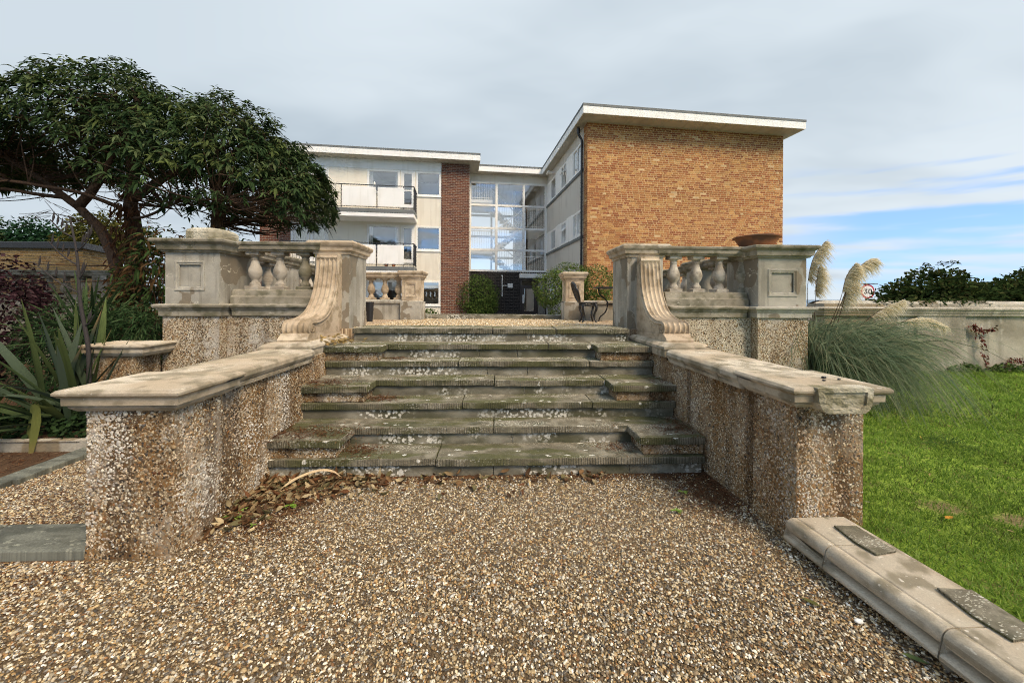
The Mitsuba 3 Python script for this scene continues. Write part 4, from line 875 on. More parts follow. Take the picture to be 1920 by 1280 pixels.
def crown_pts(n, lo, hi):
    x = rg.uniform(-11.4, -3.38, n); w = np.interp(x, [-11.6, -9, -6.5, -4.5, -3.3], [1.4, 1.5, 1.8, 1.8, .7]); s = rg.uniform(-1, 1, n)
    top, bot = np.interp(x, xt, zt), np.interp(x, xb, zb); k = np.sqrt(1 - s * s * .97)
    t = rg.uniform(lo, hi, n); lump = (meshkit.fbm(np.c_[x * 1.5, s * 2.6, 0 * x], 3, seed=3) - .5) * 1.35
    mid = bot + .25 * (top - bot); z = np.where(t > 0, mid + (top - mid + lump * .8) * k * t, mid + (mid - bot) * t * (.4 + .6 * k))
    P = np.c_[x, 7.6 + s * w, z]
    return P, np.c_[.35 * np.clip((x + 7) / 3.5, -1, 1), .8 * s, .5 + .6 * k * np.clip(t, 0, 1)] + .25 * rdir(n)
P1, D1 = crown_pts(2500, .80, 1.03); P2, D2 = crown_pts(2700, .15, .85); P3, D3 = crown_pts(1000, -1., .25)
k3 = (P3[:, 0] > -6.4) | (rg.random(len(P3)) < .10); P3, D3 = P3[k3], D3[k3]
(m1, c1), (m2, c2) = crown_leaves(np.vstack([P1, P2]), np.vstack([D1, D2]), 11, .135, .042, GREEN + [(.08, .105, .035)]), crown_leaves(P3, D3, 10, .13, .04, GREEN[:3] + [(.022, .04, .014)])
a = Acc(); a.add(m1, c1); a.add(m2, c2)
put('crown', a.mesh(), 'm_leaf', tree, smooth=True, color=a.col(), label='dense drooping dark green leaves')
tw = []
nodes = np.vstack([spline(p, 5)[8:] for p, _, _ in LI])
for q in np.vstack([P1[:150], P2[:160], P3[:190]]):
    b = nodes[np.argmin(((nodes - q) ** 2).sum(1) + 2.0 * np.maximum(0, nodes[:, 2] - q[2] + .1) + .5 * rg.random(len(nodes)))]
    mid = (b + q) / 2 + rg.normal(0, .12, 3) + [0, 0, -.06]; tw.append(tube(spline([b, mid, q], 4), np.linspace(.014, .005, 9), 4))
for i in range(70):   # bare twigs under the left half
    b = nodes[rg.integers(len(nodes))]
    if b[2] > 4.2 or b[0] > -6.2: continue
    q = b + [rg.uniform(-1.6, .3), rg.uniform(-1.2, .4), rg.uniform(-.25, .35)]; mid = (b + q) / 2 + rg.normal(0, .1, 3)
    tw.append(tube(spline([b, mid, q], 5), np.linspace(.013, .003, 11), 4))
    for j in range(3): e = b + (q - b) * rg.uniform(.3, .9); tw.append(tube([e, e + rg.normal(0, .16, 3) + [-.1, 0, .05], e + rg.normal(0, .25, 3) + [-.25, 0, .12]], [.005, .004, .002], 4))
put('twigs', cat(*tw), 'm_bark', tree, smooth=True)
pc = np.c_[rg.normal(-6.75, .12, 260), rg.normal(7.28, .06, 260), rg.uniform(1.2, 3.4, 260)]
m, c = leaves(pc, rdir(260) * [1, .6, .3] + [0, -.4, -.8], rdir(260) + [0, -1, 0], .13, .04, .5, pick([(.12, .06, .03), (.16, .09, .05), (.09, .04, .025)], 260), rg)
put('dry_creeper', m, 'm_leaf', tree, smooth=True, color=c, label='dry reddish brown leaves caught on the trunk')

def bush(name, label, cat_, lobes, n, L, W, pal, droop=.3, core=(.02, .03, .012), shell=.35, mt='m_leaf', stems=0, group=None, to=None, out=.6):
    t = thing(name, label, cat_, group)
    lobes = np.array(lobes, float); vol = lobes[:, 3] * lobes[:, 4] * lobes[:, 5]; w = vol ** .67; w /= w.sum()
    k = rg.choice(len(lobes), n, p=w); d = rdir(n); rr = 1 - shell * rg.random(n) ** 1.4
    lump = 1 + .28 * (meshkit.fbm(d * 2.6 + k[:, None] * 3.1, 3, seed=8) - .5) * 2
    P = lobes[k, :3] + d * lobes[k, 3:6] * (rr * lump)[:, None]
    keep = np.ones(n, bool)
    for i in range(len(lobes)): keep &= ((((P - lobes[i, :3]) / lobes[i, 3:6]) ** 2).sum(1) > .36) | (k == i)
    P, d = P[keep], d[keep]; n = len(P)
    D = unit(d * out + rdir(n) * .8 + [0, 0, .15]); l = L * rg.uniform(.6, 1.25, n)
    clump = meshkit.fbm(P * 3.1, 3, seed=4)[:, None]
    m, c = leaves(P, D, d + rdir(n) * .5 + [0, 0, .4], l, W / L * l, droop, pick(pal, n, .3) * (.75 + .5 * clump), rg)
    put('foliage', m, mt, t, smooth=True, color=c, to=to)
    if stems:
        b0 = lobes[:, :3].mean(0); zb_ = (lobes[:, 2] - lobes[:, 5]).min()
        ts = []
        for i in range(stems):
            q = P[rg.integers(n)]; s = np.array([b0[0] + rg.normal(0, .06), b0[1] + rg.normal(0, .06), zb_ - .02]); ts.append(tube(spline([s, (s + q) / 2 + rg.normal(0, .08, 3) + [0, 0, .1], q], 4), np.linspace(.012, .004, 9), 4))
        put('stems', cat(*ts), 'm_bark', t, smooth=True, to=to)
    return t
SHR = [(.075, .125, .03), (.10, .155, .038), (.13, .185, .05), (.055, .095, .025)]
bush('round_shrub', 'clipped round green shrub against the brown brick panel of the building', 'shrub', [(-3.62, 5.25, 1.6, 1.08, .9, 1.0), (-3.5, 5.2, 1.1, .92, .8, .5)], 9500, .085, .04, SHR, to=TB, stems=8)
bush('garden_shrub', 'loose bright green bush behind the panelled pier on the right of the terrace', 'shrub', [(1.45, 10.2, 1.75, .48, .45, .50), (2.0, 10.3, 2.02, .6, .5, .45), (2.7, 10.3, 1.9, .5, .45, .5), (1.75, 10.1, 1.25, .40, .35, .6), (2.7, 10.3, 1.3, .45, .4, .6)], 11000, .06, .028, [(.10, .16, .035), (.13, .19, .045), (.07, .115, .028), (.17, .19, .07)], stems=22, out=.8)
bush('low_plant', 'small leafy plant at the foot of the cream wall beside the brick panel', 'plant', [(-5.75, 4.55, .72, .42, .3, .28)], 500, .12, .05, SHR, to=TB)
H_ = [(.034, .058, .018), (.046, .074, .022), (.062, .090, .028), (.075, .080, .03), (.028, .046, .016)]
for c_, lb, top in (([(12.9, 11, 1.2, 1.25, 1.1, 1.2), (12.35, 11, 1.1, .7, .9, .7), (13.9, 11.1, 1.2, .95, 1., .95)], 'dark dome-shaped shrub behind the garden wall, nearest the speed sign', 3),
               ([(14.8, 11.2, 1.2, 1.0, 1., .85), (15.7, 11.2, 1.2, .9, 1., .95)], 'low dark hedge shrub behind the wall, between the two taller ones', 0),
               ([(17.0, 11.0, 1.6, 1.1, 1.1, 1.15), (17.9, 11, 1.5, 1.1, 1.1, 1.3)], 'tall dark shrub behind the garden wall at the edge of the picture', 4)):
    hb = bush('hedge_shrub', lb, 'shrub', c_, 11000, .17, .075, H_, stems=6, shell=.4, out=.8, group=None)
    if top:
        sp = []
        x0, y0, z0, r0 = c_[0][0], c_[0][1], c_[0][2], c_[0][5]
        B = np.array([(x0 + dx, y0 - .3, z0 + r0 * .9 + dz) for dx, dz in zip(rg.uniform(-.7, .7, 14), rg.uniform(-.05, .42, 14))])
        m, c = crown_leaves(B, np.tile([.1, 0, 1.], (14, 1)), 16, .14, .05, H_); put('sprigs', m, 'm_leaf', hb, smooth=True, color=c, kind='stuff')
bush('purple_shrub', 'dark purple-leaved shrub at the left edge before the far balustrade', 'shrub', [(-7.3, 5.6, 1.2, .9, .7, .95), (-6.7, 5.5, 1.15, .6, .5, .62)], 5500, .075, .04, [(.035, .017, .022), (.05, .024, .030), (.026, .014, .016), (.07, .04, .045)], stems=10)
bush('feathery_shrub', 'low fine-leaved dark green shrub left of the retaining wall', 'shrub', [(-5.4, 5.25, .98, .75, .5, .5), (-4.75, 5.15, .9, .5, .4, .45), (-5.0, 4.9, .55, .9, .35, .4), (-4.45, 5.0, 1.15, .3, .3, .3)], 10000, .085, .014, [(.028, .058, .022), (.045, .085, .035), (.07, .11, .05), (.022, .045, .016)], .5, stems=20, shell=.6)
bush('buddleia_shrub', 'tall straggling shrub with brown and green leaves behind the corner pedestal', 'shrub', [(-5.45, 6.2, 1.5, .40, .4, .8), (-5.2, 6.1, 2.1, .35, .35, .55), (-5.9, 6.3, 1.2, .4, .4, .6), (-4.6, 6.4, 2.35, .5, .3, .28)], 3800, .12, .03, [(.035, .06, .02), (.05, .085, .028), (.10, .06, .03), (.075, .045, .02)], .6, stems=24, shell=.7)
bush('ground_ivy', 'low dark ivy creeping along the concrete edging', 'ivy', [(-4.6, 4.25, .14, .9, .3, .16), (-5.9, 4.3, .14, 1., .35, .2), (-4.15, 4.1, .16, .3, .18, .14)], 3200, .05, .045, [(.02, .04, .016), (.035, .06, .025), (.03, .055, .02)], .2)
for lb, lo, n_, pal in (('golden green tree beyond the garden outbuilding', [(-13.2, 13.5, 3.6, 1.1, .9, .7), (-12.3, 13.3, 3.3, .9, .8, .65), (-13.8, 13.6, 3.2, .9, .8, .7)], 4200, [(.085, .085, .022), (.11, .105, .03), (.06, .07, .02)]),
                    ('dark green conifer rising behind the outbuilding roof', [(-18.4, 16, 3.8, .9, .9, .75), (-17.5, 16, 3.6, .9, .8, .6), (-19.3, 16, 3.5, .7, .8, .5)], 4200, [(.022, .06, .03), (.03, .075, .035), (.02, .045, .022)]),
                    ('pale green tree at the left edge beyond the outbuilding', [(-19.4, 15, 4.1, .75, .8, .6), (-18.9, 15, 3.5, .6, .6, .45), (-20.6, 15, 4.0, .9, .8, .8)], 2400, [(.06, .085, .035), (.08, .11, .05), (.04, .06, .025)])):
    t_ = bush('garden_tree', lb, 'tree', lo, n_, .17, .07, pal, stems=14, shell=.8, out=.8)
    put('trunk', tube([(lo[0][0], lo[0][1], 0), (lo[0][0] + .1, lo[0][1], 1.8), (lo[0][0], lo[0][1], lo[0][2])], [.14, .1, .05], 7), 'm_bark', t_, smooth=True)

# sword-leaved plants: every leaf is a part
def sword(base, az, el, L, w, bend, twist=0., tipdry=False, fold=.35, c0=(.035, .062, .028), c1=(.075, .11, .045), kink=None):
    d = np.array([math.cos(az) * math.cos(el), math.sin(az) * math.cos(el), math.sin(el)]); t = np.linspace(0, 1, 10)[:, None]
    P = np.array(base) + d * L * t + np.array([math.cos(az), math.sin(az), 0]) * L * bend * .5 * t ** 2 + np.array([0, 0, -1.]) * L * bend * t ** 2.2
    if kink: P = np.where(t > kink, P + (t - kink) * np.array([.0, 0, -1.9]) * L * .75 - d * (t - kink) * L * .8, P)
    W = w * np.interp(t[:, 0], [0, .12, .45, .8, 1], [.55, .6, 1, .62, .03])
    side = np.array([-math.sin(az), math.cos(az), 0]); upv = np.cross(side, d) * math.cos(twist) + side * math.sin(twist)
    m, c = blade(P, W, upv, -fold, c0, c1)
    if tipdry: c = c.copy(); c[-3:] = (.30, .19, .09); c[-6:-3] = .5 * c[-6:-3] + .5 * np.array((.26, .17, .08))
    return m, c
ph = thing('flax_plant', 'large New Zealand flax with broad sword leaves beside the left pier', 'plant')
PB = np.array([-4.42, 4.25, .08])
spec = [(2.2, 1.30, 1.50, .052, .02), (1.9, 1.36, 1.42, .05, .03), (1.2, 1.42, 1.40, .055, .05), (.6, 1.38, 1.32, .05, .03), (2.9, 1.22, 1.55, .055, .04), (3.3, 1.05, 1.5, .055, .10), (.2, 1.25, 1.15, .042, .02), (-.3, 1.18, 1.05, .04, .04), (4.2, 1.25, 1.38, .05, .05), (5.0, 1.30, 1.40, .055, .05), (5.5, 1.20, 1.25, .05, .06), (3.7, .9, 1.55, .055, .25), (3.9, .75, 1.5, .05, .35), (4.4, .8, 1.35, .05, .40), (4.9, .9, 1.3, .05, .35), (5.6, .85, 1.1, .045, .25), (3.3, .65, 1.6, .05, .35), (2.8, .6, 1.5, .05, .3), (3.6, .45, 1.45, .045, .25), (4.1, .35, 1.2, .045, .2), (4.7, .5, 1.1, .045, .3), (.9, 1.1, 1.2, .04, .1), (1.6, 1.0, 1.3, .045, .15)]
spec += [(az + rg.normal(0, .5), min(1.45, el + rg.normal(0, .12)), L * rg.uniform(.75, 1.1), w * .8, b * rg.uniform(.6, 1.3)) for az, el, L, w, b in spec]
for i, (az, el, L, w, b) in enumerate(spec):
    g = rg.uniform(.8, 1.25); m, c = sword(PB + [rg.normal(0, .12), rg.normal(0, .08), 0], az + rg.normal(0, .1), el, L, w * .82, b, rg.normal(0, .5), i in (3, 6, 7, 1), c0=np.array((.034, .056, .028)) * g, c1=np.array([(.105, .14, .05), (.08, .105, .075)][i % 2]) * g)
    put('leaf', m, 'm_leaf', ph, smooth=True, color=c)
for az, el, L, k in ((4.3, 1.0, 1.05, .5), (4.75, .85, .95, .55), (3.8, .8, 1.2, .6)):
    m, c = sword(PB, az, el, L, .042, .1, .3, True, c1=(.16, .17, .05), kink=k); put('leaf', m, 'm_leaf', ph, smooth=True, color=c, label='bent leaf with a dry folded tip')
stk = spline([(-4.36, 4.3, .3), (-4.36, 4.3, .9), (-4.45, 4.3, 1.45), (-4.48, 4.3, 1.9), (-4.56, 4.3, 2.35)], 6)
fs = [tube(stk, np.linspace(.024, .008, len(stk)), 7)]
for i, dx, dz in ((13, -.42, .32), (15, .12, .16), (17, -.26, .25), (19, .2, .2), (21, -.2, .18), (9, .14, .12)):
    b = stk[i]; q = b + [dx, -.04, dz]; fs.append(tube(spline([b, (b + q) / 2 + [0, 0, -.03], q], 4), np.linspace(.009, .005, 9), 5))
    for j in range(4 if abs(dx) > .15 else 2):
        e = b + (q - b) * (.35 + .18 * j); fs.append(tube([e, e + [.01, 0, .045], e + [.02, -.005, .11]], [.004, .011, .002], 5))
put('flower_stalk', cat(*fs), 'm_stalk', ph, smooth=True, label='tall dead flower stalk with dark seed pods')
yu = thing('yucca_plant', 'spiky yucca with a fan of narrow dark leaves behind the flax', 'plant')
for i in range(58):
    az = rg.uniform(0, 2 * math.pi); el = rg.uniform(.05, 1.35); g = rg.uniform(.7, 1.3)
    m, c = sword((-5.25 + rg.normal(0, .04), 5.15, .95 + rg.normal(0, .05)), az, el, rg.uniform(.7, 1.0), .019, .06, rg.normal(0, .3), False, .3, np.array((.03, .055, .02)) * g, np.array((.07, .105, .045)) * g)
    put('leaf', m, 'm_leaf', yu, smooth=True, color=c)
put('stem', tube([(-5.25, 5.15, .05), (-5.26, 5.16, .9)], [.07, .06], 8), 'm_bark', yu, smooth=True)

# pampas grass bent by the wind
pg = thing('pampas_grass', 'big clump of pampas grass blown to the right, with cream plumes, beside the right retaining wall', 'grass plant')
n = 5600; PBs = np.array([4.42, 5.15, .10]); t = np.linspace(0, 1, 9)[None, :, None]
az = rg.uniform(0, 2 * np.pi, n); r = .34 * np.sqrt(rg.random(n)); B = PBs + np.c_[r * np.cos(az), r * np.sin(az), 0 * r]
az2 = az + rg.normal(0, .5, n); el = rg.uniform(1.05, 1.6, n); L = rg.uniform(1.2, 2.5, n)
D = np.c_[np.cos(az2) * np.cos(el), np.sin(az2) * np.cos(el), np.sin(el)]
wind = np.c_[rg.uniform(.0, .50, n), rg.normal(-.05, .12, n), rg.uniform(-1.0, -.35, n)]; wind[:, 2] -= .35 * (L - 1.2) / 1.5; D *= [.75, .75, 1]
Pm = B[:, None] + (D * L[:, None])[:, None] * t + (wind * L[:, None])[:, None] * np.concatenate([t ** 1.9, t ** 1.9, t ** 3.2], 2)
tg = unit(np.gradient(Pm, axis=1)); S = unit(np.cross(tg, unit(rdir(n) * .6 + [0, -1, .3])[:, None])); W = (.0060 * np.interp(np.linspace(0, 1, 9), [0, .3, 1], [.8, 1, .08]))[None, :, None] * rg.uniform(.7, 1.3, (n, 1, 1))
V = np.stack([Pm - S * W, Pm + S * W], 2).reshape(-1, 3); i = np.arange(n)[:, None] * 18 + 2 * np.arange(8)[None]; i = i.ravel()
col = pick([(.13, .185, .11), (.18, .235, .145), (.24, .29, .185), (.09, .135, .07), (.31, .32, .20)], n, .25)
put('blades', (V, np.vstack([np.stack([i, i + 1, i + 3], 1), np.stack([i, i + 3, i + 2], 1)])), 'm_grass', pg, smooth=True, color=np.repeat(col, 18, 0), kind='stuff')
PLU = [([(4.38, 5.2, 1.0), (4.33, 5.2, 1.6), (4.36, 5.15, 2.05), (4.50, 5.1, 2.30)], .14, 900), ([(4.42, 5.2, 1.0), (4.40, 5.15, 1.45), (4.38, 5.1, 1.75), (4.42, 5.1, 1.95)], .13, 800),
       ([(4.5, 5.1, 1.0), (4.62, 5.0, 1.5), (4.70, 5.0, 1.80), (4.78, 4.95, 1.98)], .14, 900), ([(4.5, 5.1, .9), (4.62, 5.05, 1.3), (4.70, 5.0, 1.62), (4.78, 5.0, 1.74)], .15, 900),
       ([(4.6, 5.1, .9), (4.66, 5.0, 1.45), (4.76, 5.0, 1.77), (4.91, 4.97, 1.99), (5.05, 4.95, 2.05)], .13, 800), ([(4.55, 5.0, .9), (4.85, 4.9, 1.2), (5.05, 4.85, 1.38), (5.27, 4.8, 1.50)], .11, 700),
       ([(4.7, 5.0, .8), (5.25, 4.9, 1.15), (5.55, 4.85, 1.27), (5.86, 4.8, 1.16)], .11, 700)]
for q, wd, k in PLU:
    wd *= .82; k = int(k * 1.3)
    P = spline(q, 10); s = .45 + .55 * rg.random(k); s = s[rg.random(k).argsort()]; x = np.array([np.interp(s, np.linspace(0, 1, len(P)), P[:, j]) for j in range(3)]).T
    ax = unit(P[-1] - P[len(P) // 2]); env = np.sin(np.pi * np.clip((s - .42) / .62, 0, 1)) ** .6
    d = unit(rdir(k) * .62 + ax * .40 + [.62, 0, -.12]); l = wd * (.30 + 1.05 * env) * rg.uniform(.5, 1.45, k)
    m, c = leaves(x, d, rdir(k), l, .0065, .75, pick([(.84, .78, .62), (.88, .84, .70), (.76, .68, .50)], k, .06), rg, fold=.1)
    put('plume', m, 'm_grass', pg, smooth=True, color=c); put('plume_stem', tube(P, np.linspace(.006, .002, len(P)), 4), 'm_bark', pg, smooth=True)

# lawn grass, thinning out with distance
V, C = [], []
for x0, x1, y0, y1, dens, h, w in ((2.1, 4.6, 1.0, 2.6, 7500, .042, .0026), (2.1, 6.0, 2.6, 4.2, 4000, .042, .0036), (3.0, 9.5, 4.2, 7.08, 1100, .05, .0065), (6.0, 12.5, 3.5, 7.08, 500, .055, .008)):
    k = int(dens * (x1 - x0) * (y1 - y0)); p = np.c_[rg.uniform(x0, x1, k), rg.uniform(y0, y1, k)]
    q = p @ np.c_[FWD[:2], RGT[:2]]; ok = (q[:, 1] < 1.36 * q[:, 0] + .4) & (p[:, 0] > 2.17 + .055 * np.maximum(0, 2.26 - p[:, 1])) & ~((p[:, 0] < 2.27) & (p[:, 1] > 2.24))
    bald = np.hypot((p[:, 0] - 2.98) / 1.5, p[:, 1] - 2.46) < .10; bald |= np.hypot((p[:, 0] - 3.28) / 1.6, p[:, 1] - 2.29) < .09
    p = p[ok & ~(bald & (rg.random(k) < .7))]; k = len(p); cl = meshkit.fbm(np.c_[p * 1.4, 0 * p[:, 0]], 4, seed=12); c2 = meshkit.fbm(np.c_[p * 7, 0 * p[:, 0]], 3, seed=5)
    a_ = rg.uniform(0, 2 * np.pi, k); hh = h * rg.uniform(.5, 1.3, k) * (.5 + c2); le = rg.normal(0, .55, (k, 2)) * hh[:, None]
    b = np.c_[p, np.full(k, .118)]; sd_ = np.c_[np.cos(a_), np.sin(a_), 0 * a_] * w
    V.append(np.stack([b - sd_, b + sd_, b + np.c_[le * .4, hh * .6] + sd_ * .7, b + np.c_[le * .4, hh * .6] - sd_ * .7, b + np.c_[le, hh * .85]], 1).reshape(-1, 3))
    dry = (rg.random(k) < .05 + .25 * (cl > .62))[:, None]
    cc = np.where(dry, pick([(.16, .15, .055), (.12, .14, .04)], k), pick([(.20, .32, .05), (.235, .36, .065), (.29, .395, .10), (.16, .265, .04)], k, .18)) * (.55 + .9 * cl)[:, None]; C.append(np.repeat(cc, 5, 0))
V, C = np.vstack(V), np.vstack(C); i = np.arange(len(V) // 5)[:, None, None] * 5
put('grass', (V, (np.array([[0, 1, 2], [0, 2, 3], [3, 2, 4]])[None] + i).reshape(-1, 3)), 'm_grass', smooth=False, color=C, kind='stuff', cat='grass', label='short bright green grass blades of the lawn')
p = np.c_[rg.uniform(2.3, 7.5, 90), rg.uniform(1.6, 6.6, 90)]; p = p[p[:, 0] < 1.2 * p[:, 1] + .6]; k = len(p)
m, c = leaves(np.c_[p, np.full(k, .152)], unit(np.c_[rg.standard_normal((k, 2)), rg.normal(0, .2, k)]), np.tile([0, 0, 1.], (k, 1)), .035 * rg.uniform(.5, 1.3, k), .016, .2, pick([(.55, .52, .42), (.45, .36, .15), (.30, .24, .12), (.5, .42, .1)], k), rg); put('lawn_litter', m, 'm_leaf', smooth=True, color=c, kind='stuff', cat='leaf litter', label='scattered pale leaf scraps and petals on the lawn')
bush('lawn_weed', 'tuft of longer pale grass in the middle of the lawn', 'weed', [(4.26, 3.5, .12, .22, .14, .06)], 260, .14, .006, [(.12, .19, .05), (.09, .15, .04)], .5, mt='m_grass')
for x, lb in ((9.0, 'leafy weeds at the foot of the garden wall below the pilaster'), (9.75, 'leafy weeds at the foot of the wall under the red creeper'), (10.3, 'leafy weeds at the wall foot near the picture edge')):
    bush('wall_weed', lb, 'weed', [(x, 7.02, .16, .3, .08, .12)], 260, .07, .035, SHR, .3)
bush('wall_weed', 'broad-leaved weeds in the lawn below the pampas grass', 'weed', [(3.75, 4.6, .14, .35, .2, .09)], 300, .08, .04, SHR, .3)
cr = thing('red_creeper', 'thin red-leaved creeper climbing the garden wall', 'creeper')
lines = [[(9.55, 7.09, .15), (9.40, 7.08, .45), (9.38, 7.08, .75), (9.22, 7.08, .98), (9.20, 7.07, 1.02)], [(9.25, 7.08, .95), (9.45, 7.07, .92), (9.65, 7.08, .97)], [(9.85, 7.09, .15), (9.92, 7.08, .32), (10.1, 7.08, .36), (10.22, 7.08, .32)]]
put('vine', cat(*[tube(spline(l, 5), .004, 4) for l in lines]), 'm_bark', cr, smooth=True)
q = np.vstack([spline(l, 22) for l in lines]); q = q[rg.random(len(q)) < .85]; q = q + rg.normal(0, .025, q.shape) * [1, .2, 1]
m, c = leaves(q, rdir(len(q)) * [1, .3, 1] + [0, -.4, -.3], np.tile([0, -1., .3], (len(q), 1)), .055, .032, .3, pick([(.11, .03, .028), (.15, .05, .04), (.09, .055, .025)], len(q)), rg)
put('leaves', m, 'm_leaf', cr, smooth=True, color=c, kind='stuff')
wc = np.c_[rg.uniform(7.3, 9.6, 420), rg.uniform(7.12, 7.4, 420), 1.42 + rg.random(420) * .10]
m, c = leaves(wc, rdir(420) + [0, -.3, .1], rdir(420) + [0, 0, 1], .08, .035, .3, pick(H_ + [(.09, .10, .04)], 420), rg); put('wall_top_ivy', m, 'm_leaf', smooth=True, color=c, cat='ivy', label='straggling ivy lying on top of the garden wall')
bs_ = thing('bowl_seedling', 'tiny green seedling growing in the terracotta bowl', 'plant'); k = 40
m, c = leaves(np.tile([3.56, 5.16, 2.31], (k, 1)) + rg.normal(0, .05, (k, 3)) * [1, 1, .3], rdir(k) + [0, 0, 1.2], rdir(k), .06, .022, .4, pick([(.10, .18, .04)], k), rg); put('leaves', m, 'm_leaf', bs_, smooth=True, color=c)

# ---------------------------------------------------------------- outbuilding and far balustrade on the left
og = thing('garden_outbuilding', 'low yellow-brown brick outbuilding with a black flat roof edge behind the trees', 'outbuilding')
op = ccw([(-17, 10.5), (-10.81, 10.5), (-11.5, 12.07), (-17.5, 12.07)])
put('wall', loft(offset(op, -.012), [(0, 0), (0, 2.74)]), 'm_mortar_grey', og)
YPAL = np.array([(.23, .165, .075), (.28, .205, .10), (.19, .125, .055), (.24, .15, .065)]); YPW = np.array([.35, .25, .2, .2])
brick_parts(brickwork(-15, -10.81, 1.55, 2.73, YPAL, YPW, rgb, False), 10.512, og, np.eye(4), EYE, 160)
e = np.array([-.69, 1.57]); el_ = np.linalg.norm(e); TS = np.eye(4); TS[:2, 0] = e / el_; TS[:2, 1] = [-e[1] / el_, e[0] / el_]; TS[:2, 3] = [-10.81, 10.5]
brick_parts(brickwork(0, el_, 1.55, 2.73, YPAL, YPW, rgb, False), .012, og, TS, EYE, 60)
put('roof', loft(offset(op, .06), [(0, 2.735), (0, 2.89), (-.03, 2.90)]), 'm_black', og, smooth=False)
lb_ = thing('balustrade', 'old stone balustrade half hidden by plants in front of the outbuilding', 'balustrade')
put('plinth', loft(rect(-12.5, -8.0, 8.45, 8.75), [(0, 0), (0, 1.40), (-.02, 1.43)]), 'm_rail', lb_)
put('rail', loft(rect(-12.5, -8.1, 8.47, 8.72), [(a, z - .16) for a, z in RAILP]), 'm_rail', lb_)
put('pier', shaft(rect(-8.46, -8.15, 8.40, 8.8), 1.3, 1.93, (-8.40, -8.21, 1.45, 1.88), .012), 'm_wall', lb_, smooth=False)
BAL_L = mikit.ply(baluster_mesh(.50, 1.15), 'm_rail', smooth=40)
for x in np.arange(-11.9, -8.6, .34): copy_part('baluster', BAL_L, lb_, tr(x, 8.6, 1.42))

# ---------------------------------------------------------------- sign, chair, table
sg = thing('speed_sign', 'round speed limit sign reading 30 on a post beyond the garden wall', 'sign')
SX, SY, SZ = 16.0, 16.0, 1.875
disc = lambda r, y, d: xf(lathe([(0, 0), (r, 0), (r, d), (0, d)], 36), np.array([[1, 0, 0, SX], [0, 0, -1, y], [0, 1, 0, SZ], [0, 0, 0, 1.]]))
for nm, r, y, d, cc in (('red_ring', .31, SY, .02, (.42, .015, .03)), ('white_face', .245, SY - .02, .004, (.78, .78, .76))):
    v, f = tomesh(disc(r, y, d)); put(nm, (v, f), 'm_sign', sg, smooth=False, color=np.tile(cc, (len(v), 1)))
tm = meshkit.text_mesh('30', .20, .004, bold=True); v = np.array(tm.vertices); w_ = np.ptp(v[:, 0])
v = np.c_[(v[:, 0] - v[:, 0].min() - w_ / 2) * 1.1 + SX, SY - .026 - v[:, 2], v[:, 1] - v[:, 1].min() - np.ptp(v[:, 1]) / 2 + SZ]
put('numerals', (v, np.array(tm.faces)), 'm_sign', sg, smooth=False, color=np.tile((.015, .015, .015), (len(v), 1)), label='black numerals 30')
v, f = cat(tube([(SX, SY + .06, -.5), (SX, SY + .06, 2.2)], .035, 10), bx(SX - .32, SX + .42, SY - .06, SY + .1, 2.19, 2.225, .008), bx(SX - .06, SX + .06, SY + .0, SY + .12, 2.1, 2.2, .01))
put('post', (v, f), 'm_sign', sg, smooth=False, color=np.tile((.10, .11, .11), (len(v), 1)))
ch = thing('garden_chair', 'black cast-iron garden chair with an ornate pierced back beside the right pier', 'chair')
CX, CY, CZ = 1.70, 7.1, 1.065; CS = .86
def chs(m): v, f = tomesh(m); return (v - [CX, CY, CZ]) * CS + [CX, CY, CZ], f
def ring(c, r, h, n=22, ax='z', e=1.): a = np.linspace(0, 2 * np.pi, n); return tube(np.c_[c[0] + r * np.cos(a), c[1] + e * r * np.sin(a), np.full(n, c[2])], h, 5)
st_ = [ring((CX, CY, CZ + .42), .195, .014)]
for k in range(5): st_.append(ring((CX + .10 * math.cos(k * 1.257), CY + .10 * math.sin(k * 1.257), CZ + .42), .062, .008, 12))
st_ += [tube([(CX + .19 * math.cos(a), CY + .19 * math.sin(a), CZ + .42), (CX, CY, CZ + .418)], .008, 5) for a in np.arange(0, 6.28, .785)]
st_ += [ring((CX, CY, CZ + .36), .185, .010)] + [tube([(CX + .19 * math.cos(a), CY + .19 * math.sin(a), CZ + .42), (CX + .19 * math.cos(a + .12), CY + .19 * math.sin(a + .12), CZ + .36)], .006, 4) for a in np.arange(0, 6.28, .26)]
put('seat', chs(cat(*st_)), 'm_iron', ch, smooth=50)
for a in (.8, 2.35, 3.93, 5.5):
    c_, s_ = math.cos(a), math.sin(a); rr_ = [(.17, .42), (.21, .30), (.15, .14), (.21, .0)]
    put('leg', chs(tube(spline([(CX + r_ * c_, CY + r_ * s_, CZ + z_) for r_, z_ in rr_], 6), np.linspace(.032, .018, 19), 7)), 'm_iron', ch, smooth=50)
bk_ = []
def bp(s_, z_): return (CX - .19 - .16 * (z_ - .42) / .45 + .05 * abs(s_) ** 2 * 20 * .05, CY + s_, CZ + z_)
a = np.linspace(0, 2 * np.pi, 40); bk_.append(tube([bp(.20 * math.sin(t_) * (1 - .18 * math.cos(t_)), .64 - .21 * math.cos(t_)) for t_ in a], .026, 6))
for s0, z0, r0 in ((0, .68, .09), (.08, .58, .055), (-.08, .58, .055), (.10, .74, .055), (-.10, .74, .055), (0, .79, .04), (0, .52, .05), (.14, .66, .035), (-.14, .66, .035)): bk_.append(tube([bp(s0 + r0 * math.sin(t_), z0 + r0 * math.cos(t_)) for t_ in np.linspace(0, 2 * np.pi, 14)], .015, 5))
